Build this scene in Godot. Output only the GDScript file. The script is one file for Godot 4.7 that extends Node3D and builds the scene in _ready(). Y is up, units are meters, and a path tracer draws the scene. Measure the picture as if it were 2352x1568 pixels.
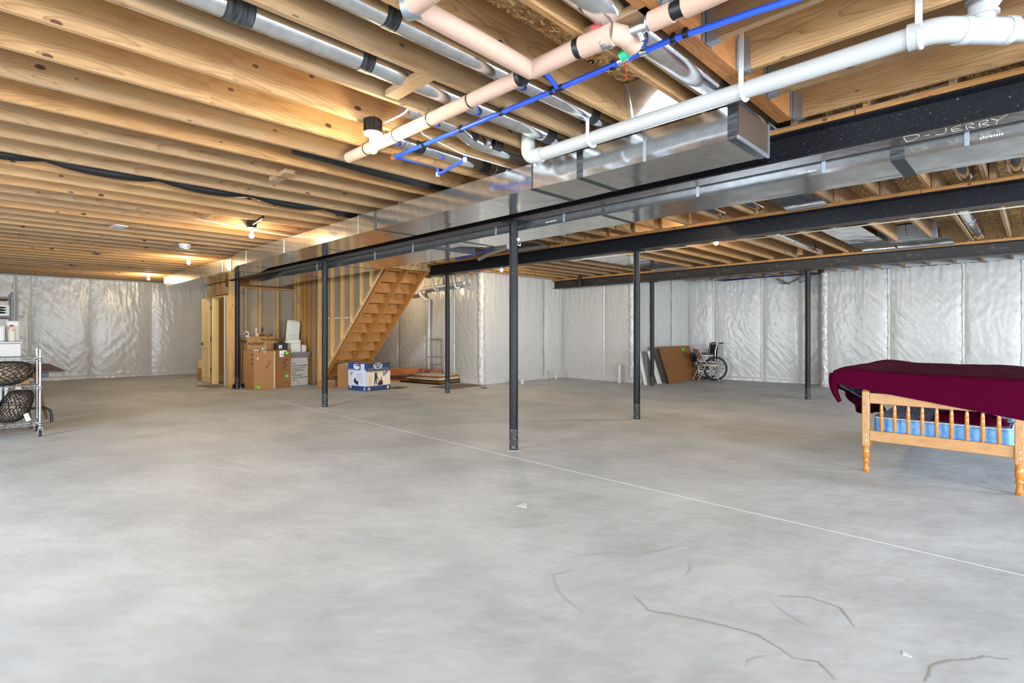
extends Node3D

# Plan coordinates: a runs along the joists, b along the steel beams, y is up. World = (a, y, -b).
const HJ := 2.576          # underside of the joists
const DECK := 2.811        # underside of the subfloor
const BEAM := 2.347        # underside of the steel beams

var rng := RandomNumberGenerator.new()
var taken := {}
var M := {}

func P(a, y, b) -> Vector3:
	return Vector3(a, y, -b)

func floor_y(b) -> float:
	return clampf(0.007 * (b - 3.0), 0.0, 0.045)

func F(a, b) -> Vector3:
	return P(a, floor_y(b), b)

func _ready():
	rng.seed = 4711
	# ---- camera
	var cam := Camera3D.new()
	cam.name = "camera"
	add_child(cam)
	cam.position = Vector3(0, 1.2, 0)
	cam.rotation = Vector3(0, -deg_to_rad(90.0 - 45.3263), 0) + Vector3(0, deg_to_rad(90.0 - 2 * 45.3263), 0) * 0.0
	cam.rotation.y = -deg_to_rad(45.3263)
	cam.set_frustum(0.05 * 1568.0 / 1222.0, Vector2(0, -0.05 * 19.0 / 1222.0), 0.05, 80.0)
	# ---- environment, exposure
	var env := Environment.new()
	env.background_mode = Environment.BG_COLOR
	env.background_color = Color(0.72, 0.80, 0.92)
	env.background_energy_multiplier = 1.0
	env.ambient_light_source = Environment.AMBIENT_SOURCE_DISABLED
	env.tonemap_mode = Environment.TONE_MAPPER_LINEAR
	env.tonemap_exposure = 1.0
	env.sdfgi_enabled = true
	env.ssao_enabled = true
	env.ssil_enabled = true
	var we := WorldEnvironment.new()
	we.name = "world_environment"
	we.environment = env
	add_child(we)
	# ---- daylight through the windows behind the camera
	var day := Color(0.89, 0.945, 1.0)
	for w in WINDOWS:
		var l := AreaLight3D.new()
		l.name = "window_daylight"
		add_child(l, true)
		l.area_size = Vector2(w[3] - 0.1, w[4] - 0.1)
		l.light_color = day
		l.light_energy = DAY * w[3] * w[4]
		l.area_range = 40.0
		l.area_attenuation = 2.0
		l.shadow_enabled = true
		if w[0] == "rear":
			l.position = P(w[1], w[2], REAR + 0.06 + 0.5 * w[4] * sin(TILT))
			l.rotation = Vector3(-TILT, 0, 0)
		else:
			l.position = P(LEFT + 0.06 + 0.5 * w[4] * sin(TILT), w[2], w[1])
			l.rotation = Vector3(-TILT, -PI / 2, 0)
	make_materials()
	build_room()
	build_ceiling()
	build_steel()
	build_ducts()
	build_pipes()
	build_lamps()
	build_ceiling_bits()
	build_partition()
	build_stairs()
	build_boxes()
	build_middle()
	build_bed()
	build_left()
	build_right()

const REAR := -6.4
const LEFT := -4.6
const DAY := 20.0
const TILT := 0.55
const WINDOWS := [["rear", -1.6, 1.35, 2.4, 1.7], ["rear", 3.0, 1.35, 2.4, 1.7], ["rear", 8.6, 1.35, 2.4, 1.7], ["left", -2.0, 1.4, 2.2, 1.5], ["left", 4.5, 1.4, 2.2, 1.5]]

# ------------------------------------------------------------------ helpers: naming
func numbered(called: String) -> String:
	if not taken.has(called):
		taken[called] = 0
		return called
	taken[called] += 1
	return "%s_%03d" % [called, taken[called]]

func tag(o, label: String, category: String, group := "", kind := ""):
	o.set_meta("label", label)
	o.set_meta("category", category)
	if group != "": o.set_meta("group", group)
	if kind != "": o.set_meta("kind", kind)
	return o

func thing(called, label, category, at := Vector3.ZERO, turn := 0.0, group := "", kind := "thing") -> Node3D:
	var o := Node3D.new()
	o.name = numbered(called)
	add_child(o)
	o.position = at
	o.rotation.y = turn
	tag(o, label, category, group, kind)
	return o

func frame_node(called) -> Node3D:
	var o := Node3D.new()
	o.name = called
	add_child(o)
	o.set_meta("kind", "structure")
	return o

func obj(called, st, mat, parent = null) -> MeshInstance3D:
	var o := MeshInstance3D.new()
	if st is SurfaceTool:
		st.generate_normals()
		o.mesh = st.commit()
	else:
		o.mesh = st
	o.material_override = mat
	if parent == null:
		o.name = numbered(called)
		add_child(o)
	else:
		o.name = called
		parent.add_child(o, true)
	return o

func dup(src: Node3D, at: Vector3, turn: float, label := "", group := "") -> Node3D:
	var r := src.duplicate()
	var base := String(src.name)
	var rx := RegEx.create_from_string("_\\d{3}$")
	r.name = numbered(rx.sub(base, ""))
	add_child(r)
	r.position = at
	r.rotation.y = turn
	if label != "": r.set_meta("label", label)
	if group != "": r.set_meta("group", group)
	return r

# ------------------------------------------------------------------ helpers: shapes
func S(smooth := false) -> SurfaceTool:
	var st := SurfaceTool.new()
	st.begin(Mesh.PRIMITIVE_TRIANGLES)
	st.set_smooth_group(0 if smooth else 4294967295)
	return st

func tri(st, a, b, c, n, ua := Vector2.ZERO, ub := Vector2.ZERO, uc := Vector2.ZERO):
	if (b - a).cross(c - a).dot(n) > 0:
		st.set_uv(ua); st.add_vertex(a); st.set_uv(uc); st.add_vertex(c); st.set_uv(ub); st.add_vertex(b)
	else:
		st.set_uv(ua); st.add_vertex(a); st.set_uv(ub); st.add_vertex(b); st.set_uv(uc); st.add_vertex(c)

# a chamfered box; uv in metres, u along the longest side
func bx(st, c: Vector3, s: Vector3, bas := Basis(), bev := 0.003, uvo := Vector2.ZERO, flat_uv := false):
	var h := s * 0.5
	bev = minf(bev, minf(h.x, minf(h.y, h.z)) * 0.7)
	var l := 0
	if s.y > s.x: l = 1
	if s.z > s[l]: l = 2
	var put := func(p: Vector3, n: Vector3, q: Array):
		var uv := []
		var k := 0
		var an := n.abs()
		if an.y > an.x: k = 1
		if an.z > an[k]: k = 2
		for v in q:
			if flat_uv:
				var fu := Vector2(v.x, -v.y)
				if k == 0: fu = Vector2(-v.z * signf(n.x), -v.y)
				elif k == 1: fu = Vector2(v.x, v.z)
				else: fu = Vector2(v.x * signf(n.z), -v.y)
				uv.append(fu + uvo)
			else:
				var i := l if k != l else (l + 1) % 3
				var j := 3 - i - k
				uv.append(Vector2(v[i] + s[i] * 0.5, v[j] + s[j] * 0.5 + float(k) * 0.071) + uvo)
		var nn := bas * n
		var w := []
		for v in q: w.append(c + bas * v)
		tri(st, w[0], w[1], w[2], nn, uv[0], uv[1], uv[2])
		if q.size() == 4: tri(st, w[0], w[2], w[3], nn, uv[0], uv[2], uv[3])
	for k in 3:
		var i := (k + 1) % 3
		var j := (k + 2) % 3
		for sg in [-1.0, 1.0]:
			var q := []
			for d in [[-1.0, -1.0], [1.0, -1.0], [1.0, 1.0], [-1.0, 1.0]]:
				var v := Vector3.ZERO
				v[k] = sg * h[k]; v[i] = d[0] * (h[i] - bev); v[j] = d[1] * (h[j] - bev)
				q.append(v)
			var n := Vector3.ZERO
			n[k] = sg
			put.call(Vector3.ZERO, n, q)
		if bev <= 0.0: continue
		# chamfers along axis k
		for si in [-1.0, 1.0]:
			for sj in [-1.0, 1.0]:
				var v1 := Vector3.ZERO
				v1[i] = si * h[i]; v1[j] = sj * (h[j] - bev); v1[k] = -(h[k] - bev)
				var v2 := v1; v2[k] = -v1[k]
				var v3 := v2; v3[i] = si * (h[i] - bev); v3[j] = sj * h[j]
				var v4 := v3; v4[k] = -v3[k]
				var n2 := Vector3.ZERO
				n2[i] = si; n2[j] = sj * 0.99
				put.call(Vector3.ZERO, n2, [v1, v2, v3, v4])
	if bev > 0.0:
		for sx in [-1.0, 1.0]:
			for sy in [-1.0, 1.0]:
				for sz in [-1.0, 1.0]:
					var g := Vector3(sx, sy, sz)
					var e := h - Vector3.ONE * bev
					put.call(Vector3.ZERO, g + Vector3(sx * 0.1, 0, 0), [Vector3(sx * h.x, sy * e.y, sz * e.z), Vector3(sx * e.x, sy * h.y, sz * e.z), Vector3(sx * e.x, sy * e.y, sz * h.z)])

# a beam of section w x d between two points (d measured along "up")
func bar(st, p: Vector3, q: Vector3, w: float, d: float, up := Vector3.UP, bev := 0.003, uvo := Vector2.ZERO):
	var x := (q - p).normalized()
	var z := x.cross(up).normalized()
	var y := z.cross(x)
	bx(st, (p + q) * 0.5, Vector3((q - p).length(), d, w), Basis(x, y, z), bev, uvo)

func tube(st, pts: Array, r, sides := 12, caps := true, squash := 1.0):
	var n := pts.size()
	var up := Vector3.UP
	var t0: Vector3 = (pts[1] - pts[0]).normalized()
	if absf(t0.dot(up)) > 0.95: up = Vector3.RIGHT
	var nx := t0.cross(up).normalized()
	var rings := []
	var dist := 0.0
	var ds := []
	for i in n:
		var t: Vector3
		if i == 0: t = t0
		elif i == n - 1: t = (pts[i] - pts[i - 1]).normalized()
		else: t = ((pts[i] - pts[i - 1]).normalized() + (pts[i + 1] - pts[i]).normalized()).normalized()
		nx = (nx - t * nx.dot(t)).normalized()
		var ny := t.cross(nx)
		var rr: float = r[i] if r is Array else r
		var ring := []
		for k in sides + 1:
			var a := TAU * k / sides
			ring.append(pts[i] + nx * cos(a) * rr + ny * sin(a) * rr * squash)
		rings.append(ring)
		if i > 0: dist += pts[i].distance_to(pts[i - 1])
		ds.append(dist)
	for i in n - 1:
		for k in sides:
			var m: Vector3 = (rings[i][k] + rings[i + 1][k + 1]) * 0.5 - (pts[i] + pts[i + 1]) * 0.5
			var v0 := float(k) / sides * 0.3
			var v1 := float(k + 1) / sides * 0.3
			tri(st, rings[i][k], rings[i + 1][k], rings[i + 1][k + 1], m, Vector2(ds[i], v0), Vector2(ds[i + 1], v0), Vector2(ds[i + 1], v1))
			tri(st, rings[i][k], rings[i + 1][k + 1], rings[i][k + 1], m, Vector2(ds[i], v0), Vector2(ds[i + 1], v1), Vector2(ds[i], v1))
	if caps:
		st.set_smooth_group(4294967295)
		for e in [0, n - 1]:
			var dir: Vector3 = (pts[0] - pts[1]) if e == 0 else (pts[n - 1] - pts[n - 2])
			for k in sides: tri(st, pts[e], rings[e][k], rings[e][k + 1], dir)
		st.set_smooth_group(0)

# arc of points that rounds the corners of a polyline
func rounded(pts: Array, r: float, steps := 6) -> Array:
	var out := [pts[0]]
	for i in range(1, pts.size() - 1):
		var a: Vector3 = pts[i] + (pts[i - 1] - pts[i]).normalized() * minf(r, pts[i].distance_to(pts[i - 1]) * 0.49)
		var b: Vector3 = pts[i] + (pts[i + 1] - pts[i]).normalized() * minf(r, pts[i].distance_to(pts[i + 1]) * 0.49)
		for k in steps + 1:
			var t := float(k) / steps
			out.append(a.lerp(pts[i], t).lerp(pts[i].lerp(b, t), t))
	out.append(pts[-1])
	return out

# surface of revolution about local y; profile = [[radius, y], ...]
func lathe(st, prof: Array, xf := Transform3D(), sides := 16):
	for i in prof.size() - 1:
		var dr: float = prof[i + 1][0] - prof[i][0]
		var dy: float = prof[i + 1][1] - prof[i][1]
		for k in sides:
			var a0 := TAU * k / sides
			var a1 := TAU * (k + 1) / sides
			var q := []
			for e in [[i, a0], [i + 1, a0], [i + 1, a1], [i, a1]]:
				q.append(xf * Vector3(cos(e[1]) * prof[e[0]][0], prof[e[0]][1], sin(e[1]) * prof[e[0]][0]))
			var am := (a0 + a1) * 0.5
			var n := xf.basis * (Vector3(cos(am), 0, sin(am)) * (dy if absf(dy) > 1e-6 else 1e-6) + Vector3(0, -dr, 0))
			var u := [Vector2(prof[i][1], a0 * 0.03), Vector2(prof[i + 1][1], a0 * 0.03), Vector2(prof[i + 1][1], a1 * 0.03), Vector2(prof[i][1], a1 * 0.03)]
			if prof[i + 1][0] > 1e-6: tri(st, q[0], q[1], q[2], n, u[0], u[1], u[2])
			if prof[i][0] > 1e-6: tri(st, q[0], q[2], q[3], n, u[0], u[2], u[3])

# extrude a polygon (local xy) along local z
func extrude(st, poly: PackedVector2Array, depth: float, xf := Transform3D()):
	var idx := Geometry2D.triangulate_polygon(poly)
	var zf := xf.basis.z
	var off := Vector2(0.01, 0.01)
	for e in [0.0, depth]:
		for t in range(0, idx.size(), 3):
			var v := []
			for k in 3: v.append(xf * Vector3(poly[idx[t + k]].x, poly[idx[t + k]].y, e))
			tri(st, v[0], v[1], v[2], zf if e > 0.0 else -zf, poly[idx[t]] + off, poly[idx[t + 1]] + off, poly[idx[t + 2]] + off)
	var area := 0.0
	for i in poly.size():
		var j := (i + 1) % poly.size()
		area += poly[i].x * poly[j].y - poly[j].x * poly[i].y
	var run := 0.0
	for i in poly.size():
		var p := poly[i]
		var q := poly[(i + 1) % poly.size()]
		var n2 := Vector2(q.y - p.y, p.x - q.x) * signf(area)
		var n := xf.basis * Vector3(n2.x, n2.y, 0)
		var a := xf * Vector3(p.x, p.y, 0)
		var b := xf * Vector3(q.x, q.y, 0)
		var c := xf * Vector3(q.x, q.y, depth)
		var d := xf * Vector3(p.x, p.y, depth)
		var r2 := run + p.distance_to(q)
		tri(st, a, b, c, n, Vector2(0, run), Vector2(0, r2), Vector2(depth, r2))
		tri(st, a, c, d, n, Vector2(0, run), Vector2(depth, r2), Vector2(depth, run))
		run = r2

# a surface over an nx * ny grid of points; n says which side is out
func sheet(st, nx: int, ny: int, fn: Callable, n: Vector3, uvs := Vector2.ONE):
	var pts := []
	for j in ny + 1:
		var row := []
		for i in nx + 1: row.append(fn.call(float(i) / nx, float(j) / ny))
		pts.append(row)
	var flip: bool = (pts[0][1] - pts[0][0]).cross(pts[1][0] - pts[0][0]).dot(n) > 0
	for j in ny:
		for i in nx:
			var q := [pts[j][i], pts[j][i + 1], pts[j + 1][i + 1], pts[j + 1][i]]
			var u := []
			for e in [[i, j], [i + 1, j], [i + 1, j + 1], [i, j + 1]]: u.append(Vector2(float(e[0]) / nx * uvs.x, float(e[1]) / ny * uvs.y))
			var order := [0, 2, 1, 0, 3, 2] if flip else [0, 1, 2, 0, 2, 3]
			for k in order:
				st.set_uv(u[k]); st.add_vertex(q[k])

# raised flat lettering on a face: at = left end of the baseline, x = reading direction, n = out of the face
func letters(text: String, size: float, at: Vector3, x: Vector3, n: Vector3, mat, parent, stretch := 1.0, called := "lettering"):
	var tm := TextMesh.new()
	tm.text = text
	tm.font_size = 32
	tm.pixel_size = size / 23.0
	tm.depth = 0.0012
	tm.horizontal_alignment = HORIZONTAL_ALIGNMENT_LEFT
	tm.vertical_alignment = VERTICAL_ALIGNMENT_BOTTOM
	var f := SystemFont.new()
	f.font_names = PackedStringArray(["Droid Sans"])
	f.font_weight = 700
	tm.font = f
	var o := MeshInstance3D.new()
	o.mesh = tm
	o.material_override = mat
	o.name = called
	parent.add_child(o, true)
	var y := n.cross(x).normalized()
	o.transform = Transform3D(Basis(x.normalized() * stretch, y, n.normalized()), at)
	return o

# ------------------------------------------------------------------ materials
func bytes_tex(w: int, h: int, data: PackedByteArray, mip := true) -> ImageTexture:
	var im := Image.create_from_data(w, h, false, Image.FORMAT_RGB8, data)
	if mip: im.generate_mipmaps()
	return ImageTexture.create_from_image(im)

func noise(sd: int, freq: float, type := FastNoiseLite.TYPE_SIMPLEX_SMOOTH, oct := 4) -> FastNoiseLite:
	var n := FastNoiseLite.new()
	n.seed = sd
	n.noise_type = type
	n.frequency = freq
	n.fractal_octaves = oct
	if oct <= 1: n.fractal_type = FastNoiseLite.FRACTAL_NONE
	return n

func grey(n: FastNoiseLite, w: int, h: int) -> PackedByteArray:
	var im := n.get_seamless_image(w, h)
	im.convert(Image.FORMAT_L8)
	return im.get_data()

# map one noise through a row of colours
func ramp_tex(n: FastNoiseLite, w: int, h: int, cols: Array) -> ImageTexture:
	var g := grey(n, w, h)
	var lut := []
	for i in 256:
		var t := float(i) / 255.0 * (cols.size() - 1)
		var k := mini(int(t), cols.size() - 2)
		var c: Color = cols[k].lerp(cols[k + 1], t - k)
		lut.append([int(c.r * 255), int(c.g * 255), int(c.b * 255)])
	var d := PackedByteArray()
	d.resize(w * h * 3)
	for i in w * h:
		var c = lut[g[i]]
		d[i * 3] = c[0]; d[i * 3 + 1] = c[1]; d[i * 3 + 2] = c[2]
	return bytes_tex(w, h, d)

func normal_tex(n: FastNoiseLite, w: int, h: int, strength: float) -> ImageTexture:
	var im := n.get_seamless_image(w, h)
	im.convert(Image.FORMAT_L8)
	im.bump_map_to_normal_map(strength)
	im.generate_mipmaps()
	return ImageTexture.create_from_image(im)

# plain-sawn boards: 5.6 m x 0.32 m of grain, knots and stains
func wood_tex(sd: int, light: Color, dark: Color, w := 2048, h := 128, knots := 16, weather := 0.0) -> ImageTexture:
	var r := RandomNumberGenerator.new()
	r.seed = sd
	var warp := noise(sd, 0.006, FastNoiseLite.TYPE_SIMPLEX_SMOOTH, 3)
	var fib := noise(sd + 1, 0.22, FastNoiseLite.TYPE_SIMPLEX_SMOOTH, 2)
	var blot := noise(sd + 2, 0.012, FastNoiseLite.TYPE_SIMPLEX_SMOOTH, 3)
	var ks := []
	for i in knots: ks.append([r.randf() * w, r.randf() * h, r.randf_range(1.8, 5.2) * h / 128.0])
	var d := PackedByteArray()
	d.resize(w * h * 3)
	var kd := Color(0.23, 0.13, 0.07)
	var weath := Color(0.50, 0.44, 0.36)
	var yc := h * r.randf_range(0.3, 0.7)
	for x in w:
		var near := []
		for k in ks:
			if absf(k[0] - x) < 60: near.append(k)
		var wx := warp.get_noise_2d(x * 0.16, 0.0) * h * 0.55
		var pith := h * (0.22 + 0.5 * warp.get_noise_2d(x * 0.10, 500.0))
		for y in h:
			var yy := y - yc + wx
			var push := 0.0
			var kn := 0.0
			for k in near:
				var dx: float = (x - k[0]) * 1.5
				var dy: float = y - k[1]
				var q: float = (dx * dx * 0.4 + dy * dy) / (k[2] * k[2])
				if q < 12.0:
					push += exp(-q * 0.5) * k[2] * 0.9 * signf(dy + 0.01)
					if q < 1.6: kn = maxf(kn, clampf((1.6 - q) * 1.6, 0, 1) * clampf(k[2] / 8.0, 0.45, 0.95))
			yy -= push
			var rr := sqrt(yy * yy + pith * pith) * 26.0 / h + warp.get_noise_2d(x * 1.2, y * 4.0) * 0.25
			var s := rr - floorf(rr)
			s = s * s * s
			var t := s * s * 0.55 + (fib.get_noise_2d(x * 0.03, y * 1.1) * 0.5 + 0.2) * 0.45
			var c := light.lerp(dark, clampf(t, 0, 1))
			var b := blot.get_noise_2d(x * 0.6, y * 2.0)
			c = c.lerp(dark, clampf(b * 0.45, 0, 0.3))
			if weather > 0.0: c = c.lerp(weath, clampf((0.25 - b * 0.5) * weather, 0, 0.6))
			c = c.lerp(kd, kn)
			var i := (y * w + x) * 3
			d[i] = int(c.r * 255); d[i + 1] = int(c.g * 255); d[i + 2] = int(c.b * 255)
	return bytes_tex(w, h, d)

# wood strands pressed flat
func strand_tex(sd: int, sz: int) -> ImageTexture:
	var r := RandomNumberGenerator.new()
	r.seed = sd
	var d := PackedByteArray()
	d.resize(sz * sz * 3)
	for i in sz * sz:
		d[i * 3] = 168; d[i * 3 + 1] = 124; d[i * 3 + 2] = 70
	for f in 2600:
		var cx := r.randf() * sz
		var cy := r.randf() * sz
		var an := r.randfn(0.0, 0.55)
		var L := r.randf_range(14, 46)
		var W := r.randf_range(3, 9)
		var b := r.randf_range(0.72, 1.2)
		var col := Color(0.98, 0.83, 0.58).lerp(Color(0.76, 0.56, 0.32), r.randf()) * b
		var ca := cos(an)
		var sa := sin(an)
		var R := int(L * 0.5 + W)
		for py in range(int(cy) - R, int(cy) + R):
			for px in range(int(cx) - R, int(cx) + R):
				var ux := (px - cx) * ca + (py - cy) * sa
				if absf(ux) > L * 0.5: continue
				var uy := -(px - cx) * sa + (py - cy) * ca
				if absf(uy) > W * 0.5 + ux * 0.05: continue
				var e := 0.78 if absf(uy) > W * 0.5 - 1.2 else 1.0
				var i := (posmod(py, sz) * sz + posmod(px, sz)) * 3
				d[i] = clampi(int(col.r * e * 255), 0, 255); d[i + 1] = clampi(int(col.g * e * 255), 0, 255); d[i + 2] = clampi(int(col.b * e * 255), 0, 255)
	return bytes_tex(sz, sz, d)

func mat(col: Color, rough := 0.6, metal := 0.0, tex = null, uvs := Vector3.ONE) -> StandardMaterial3D:
	var m := StandardMaterial3D.new()
	m.albedo_color = col
	m.roughness = rough
	m.metallic = metal
	if tex:
		m.albedo_texture = tex
		m.uv1_scale = uvs
	return m

func bump(m: StandardMaterial3D, tex, k := 1.0):
	m.normal_enabled = true
	m.normal_texture = tex
	m.normal_scale = k
	return m

func make_materials():
	var L := Color(0.69, 0.545, 0.365)
	var D := Color(0.43, 0.285, 0.155)
	var wu := Vector3(1 / 5.6, 1 / 0.32, 1)
	M.joist = []
	for i in 4: M.joist.append(mat([Color(1, 1, 1), Color(0.93, 0.93, 0.94), Color(1.0, 0.96, 0.90), Color(0.88, 0.87, 0.88)][i], 0.75, 0, wood_tex(11 + i, L, D, 2048, 192, 18, [0.15, 0.9, 0.3, 0.7][i]), wu))
	M.pine = mat(Color(1, 0.97, 0.90), 0.7, 0, wood_tex(31, Color(0.80, 0.65, 0.44), Color(0.56, 0.39, 0.22), 1024, 128, 12), Vector3(1 / 2.8, 1 / 0.32, 1))
	M.pine2 = mat(Color(0.86, 0.76, 0.62), 0.72, 0, M.pine.albedo_texture, Vector3(1 / 2.8, 1 / 0.32, 1))
	M.bed = mat(Color(0.80, 0.78, 0.75), 0.38, 0, wood_tex(41, Color(0.86, 0.66, 0.42), Color(0.66, 0.42, 0.22), 1024, 128, 5), Vector3(1 / 1.6, 1 / 0.2, 1))
	M.turned = mat(Color(0.84, 0.70, 0.44), 0.22, 0, M.bed.albedo_texture, Vector3(1 / 0.9, 1 / 0.2, 1))
	M.lvl = mat(Color(1, 1, 1), 0.6, 0, wood_tex(51, Color(0.66, 0.44, 0.23), Color(0.40, 0.22, 0.09), 1024, 128, 0), Vector3(1 / 2.0, 1 / 0.18, 1))
	M.stair = mat(Color(0.86, 0.72, 0.50), 0.7, 0, M.pine.albedo_texture, Vector3(1 / 2.8, 1 / 0.32, 1))
	M.osb = mat(Color(1, 1, 1), 0.85, 0, strand_tex(61, 512), Vector3(1 / 1.0, 1 / 1.0, 1))
	# concrete
	var n1 := noise(71, 0.004, FastNoiseLite.TYPE_SIMPLEX_SMOOTH, 6)
	var con := mat(Color(0.955, 0.97, 0.985), 0.6, 0, ramp_tex(n1, 1024, 1024, [Color(0.69, 0.69, 0.685), Color(0.73, 0.73, 0.73), Color(0.76, 0.76, 0.757), Color(0.79, 0.79, 0.79)]), Vector3(1 / 3.6, 1 / 3.6, 1))
	con.detail_enabled = true
	con.detail_blend_mode = BaseMaterial3D.BLEND_MODE_MUL
	con.detail_uv_layer = BaseMaterial3D.DETAIL_UV_2
	con.detail_albedo = ramp_tex(noise(73, 0.012, FastNoiseLite.TYPE_SIMPLEX_SMOOTH, 5), 1024, 1024, [Color(0.90, 0.90, 0.90), Color(0.96, 0.96, 0.96), Color(1, 1, 1)])
	bump(con, normal_tex(noise(72, 0.03, FastNoiseLite.TYPE_SIMPLEX_SMOOTH, 5), 512, 512, 2.0), 0.25)
	M.concrete = con
	# plastic film
	var pf := mat(Color(0.70, 0.685, 0.66), 0.27)
	var cr := noise(81, 0.013, FastNoiseLite.TYPE_SIMPLEX_SMOOTH, 4)
	cr.fractal_type = FastNoiseLite.FRACTAL_RIDGED
	cr.domain_warp_enabled = true
	cr.domain_warp_amplitude = 30
	bump(pf, normal_tex(cr, 512, 512, 5.0), 0.12)
	pf.metallic_specular = 0.5
	pf.uv1_scale = Vector3(1 / 0.9, 1 / 1.3, 1)
	M.film = pf
	# galvanised sheet
	var gz := mat(Color(1, 1, 1), 0.14, 0.95, ramp_tex(noise(91, 0.02, FastNoiseLite.TYPE_CELLULAR, 2), 512, 512, [Color(0.80, 0.81, 0.82), Color(0.86, 0.87, 0.875), Color(0.92, 0.92, 0.92)]), Vector3(1.4, 1.4, 1))
	bump(gz, normal_tex(noise(92, 0.004, FastNoiseLite.TYPE_SIMPLEX_SMOOTH, 2), 256, 256, 3.0), 0.2)
	M.galv = gz
	M.galv2 = mat(Color(0.62, 0.65, 0.68), 0.42, 0.85)
	M.seam = mat(Color(0.40, 0.41, 0.42), 0.55, 0.5, ramp_tex(noise(93, 0.05, FastNoiseLite.TYPE_SIMPLEX_SMOOTH, 3), 128, 128, [Color(0.35, 0.35, 0.36), Color(0.9, 0.9, 0.9)]), Vector3(8, 1.0, 1))
	M.foil = mat(Color(0.85, 0.86, 0.87), 0.22, 0.95)
	# black paint with bare and white flecks
	var fl := ramp_tex(noise(101, 0.09, FastNoiseLite.TYPE_SIMPLEX_SMOOTH, 2), 512, 512, [Color(0.10, 0.10, 0.115), Color(0.11, 0.11, 0.125), Color(0.12, 0.12, 0.135), Color(0.13, 0.13, 0.145), Color(0.16, 0.16, 0.17), Color(0.75, 0.75, 0.70)])
	M.steel = mat(Color(0.85, 0.85, 0.85), 0.42, 0.0, fl, Vector3(1.0, 1.0, 1))
	M.steel.metallic_specular = 0.3
	M.worn = mat(Color(1, 1, 1), 0.6, 0.0, ramp_tex(noise(104, 0.06, FastNoiseLite.TYPE_SIMPLEX_SMOOTH, 4), 256, 256, [Color(0.07, 0.07, 0.075), Color(0.09, 0.09, 0.095), Color(0.10, 0.10, 0.105), Color(0.12, 0.12, 0.12), Color(0.45, 0.45, 0.43), Color(0.55, 0.55, 0.52)]), Vector3(2.2, 2.6, 1))
	M.rust = mat(Color(1, 1, 1), 0.6, 0.0, ramp_tex(noise(102, 0.03, FastNoiseLite.TYPE_SIMPLEX_SMOOTH, 4), 256, 256, [Color(0.08, 0.07, 0.065), Color(0.10, 0.085, 0.075), Color(0.13, 0.105, 0.09), Color(0.34, 0.28, 0.20)]), Vector3(1, 1, 1))
	M.scale = mat(Color(1, 1, 1), 0.5, 0.0, ramp_tex(noise(103, 0.03, FastNoiseLite.TYPE_SIMPLEX_SMOOTH, 5), 256, 256, [Color(0.12, 0.09, 0.08), Color(0.24, 0.20, 0.18), Color(0.30, 0.26, 0.23), Color(0.5, 0.45, 0.38)]), Vector3(1.5, 3, 1))
	M.black = mat(Color(0.03, 0.03, 0.033), 0.5)
	M.blackp = mat(Color(0.035, 0.035, 0.04), 0.35)
	M.pvc = mat(Color(0.66, 0.66, 0.65), 0.28)
	M.pex = mat(Color(0.17, 0.34, 0.85), 0.3)
	M.foamp = mat(Color(0.73, 0.60, 0.52), 0.8, 0, ramp_tex(noise(111, 0.06, FastNoiseLite.TYPE_SIMPLEX_SMOOTH, 3), 256, 256, [Color(0.95, 0.95, 0.95), Color(1, 1, 1)]), Vector3(4, 4, 1))
	M.white = mat(Color(0.84, 0.83, 0.81), 0.5)
	M.whitep = mat(Color(0.78, 0.77, 0.755), 0.35)
	M.red = mat(Color(0.72, 0.05, 0.07), 0.4)
	M.green = mat(Color(0.18, 0.66, 0.48), 0.4)
	M.chrome = mat(Color(0.80, 0.81, 0.83), 0.16, 1.0)
	M.drywall = mat(Color(0.60, 0.53, 0.43), 0.85, 0, ramp_tex(noise(121, 0.01, FastNoiseLite.TYPE_SIMPLEX_SMOOTH, 4), 256, 256, [Color(0.92, 0.92, 0.92), Color(1, 1, 1)]), Vector3(0.6, 0.6, 1))
	M.card = mat(Color(0.66, 0.47, 0.28), 0.75, 0, ramp_tex(noise(131, 0.02, FastNoiseLite.TYPE_SIMPLEX_SMOOTH, 4), 256, 256, [Color(0.88, 0.88, 0.88), Color(1, 1, 1)]), Vector3(1.5, 6, 1))
	M.card2 = mat(Color(0.52, 0.33, 0.15), 0.7, 0, M.card.albedo_texture, Vector3(1.5, 6, 1))
	M.card3 = mat(Color(0.78, 0.74, 0.70), 0.75, 0, M.card.albedo_texture, Vector3(1.5, 6, 1))
	M.foamw = mat(Color(0.84, 0.82, 0.76), 0.85)
	M.ink = mat(Color(0.05, 0.05, 0.06), 0.8)
	M.lime = mat(Color(0.22, 0.86, 0.14), 0.6)
	M.door = mat(Color(0.82, 0.69, 0.46), 0.45)
	M.chalk = mat(Color(0.82, 0.79, 0.70), 0.9)
	M.rubber = mat(Color(0.10, 0.10, 0.10), 0.7)
	M.velvet = mat(Color(0.27, 0.0, 0.115), 0.9, 0, ramp_tex(noise(141, 0.03, FastNoiseLite.TYPE_SIMPLEX_SMOOTH, 4), 256, 256, [Color(0.85, 0.85, 0.85), Color(1, 1, 1)]), Vector3(2, 2, 1))
	M.velvet.rim_enabled = true
	M.velvet.rim = 0.08
	M.velvet.metallic_specular = 0.15
	M.velvet.rim_tint = 0.8

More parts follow.
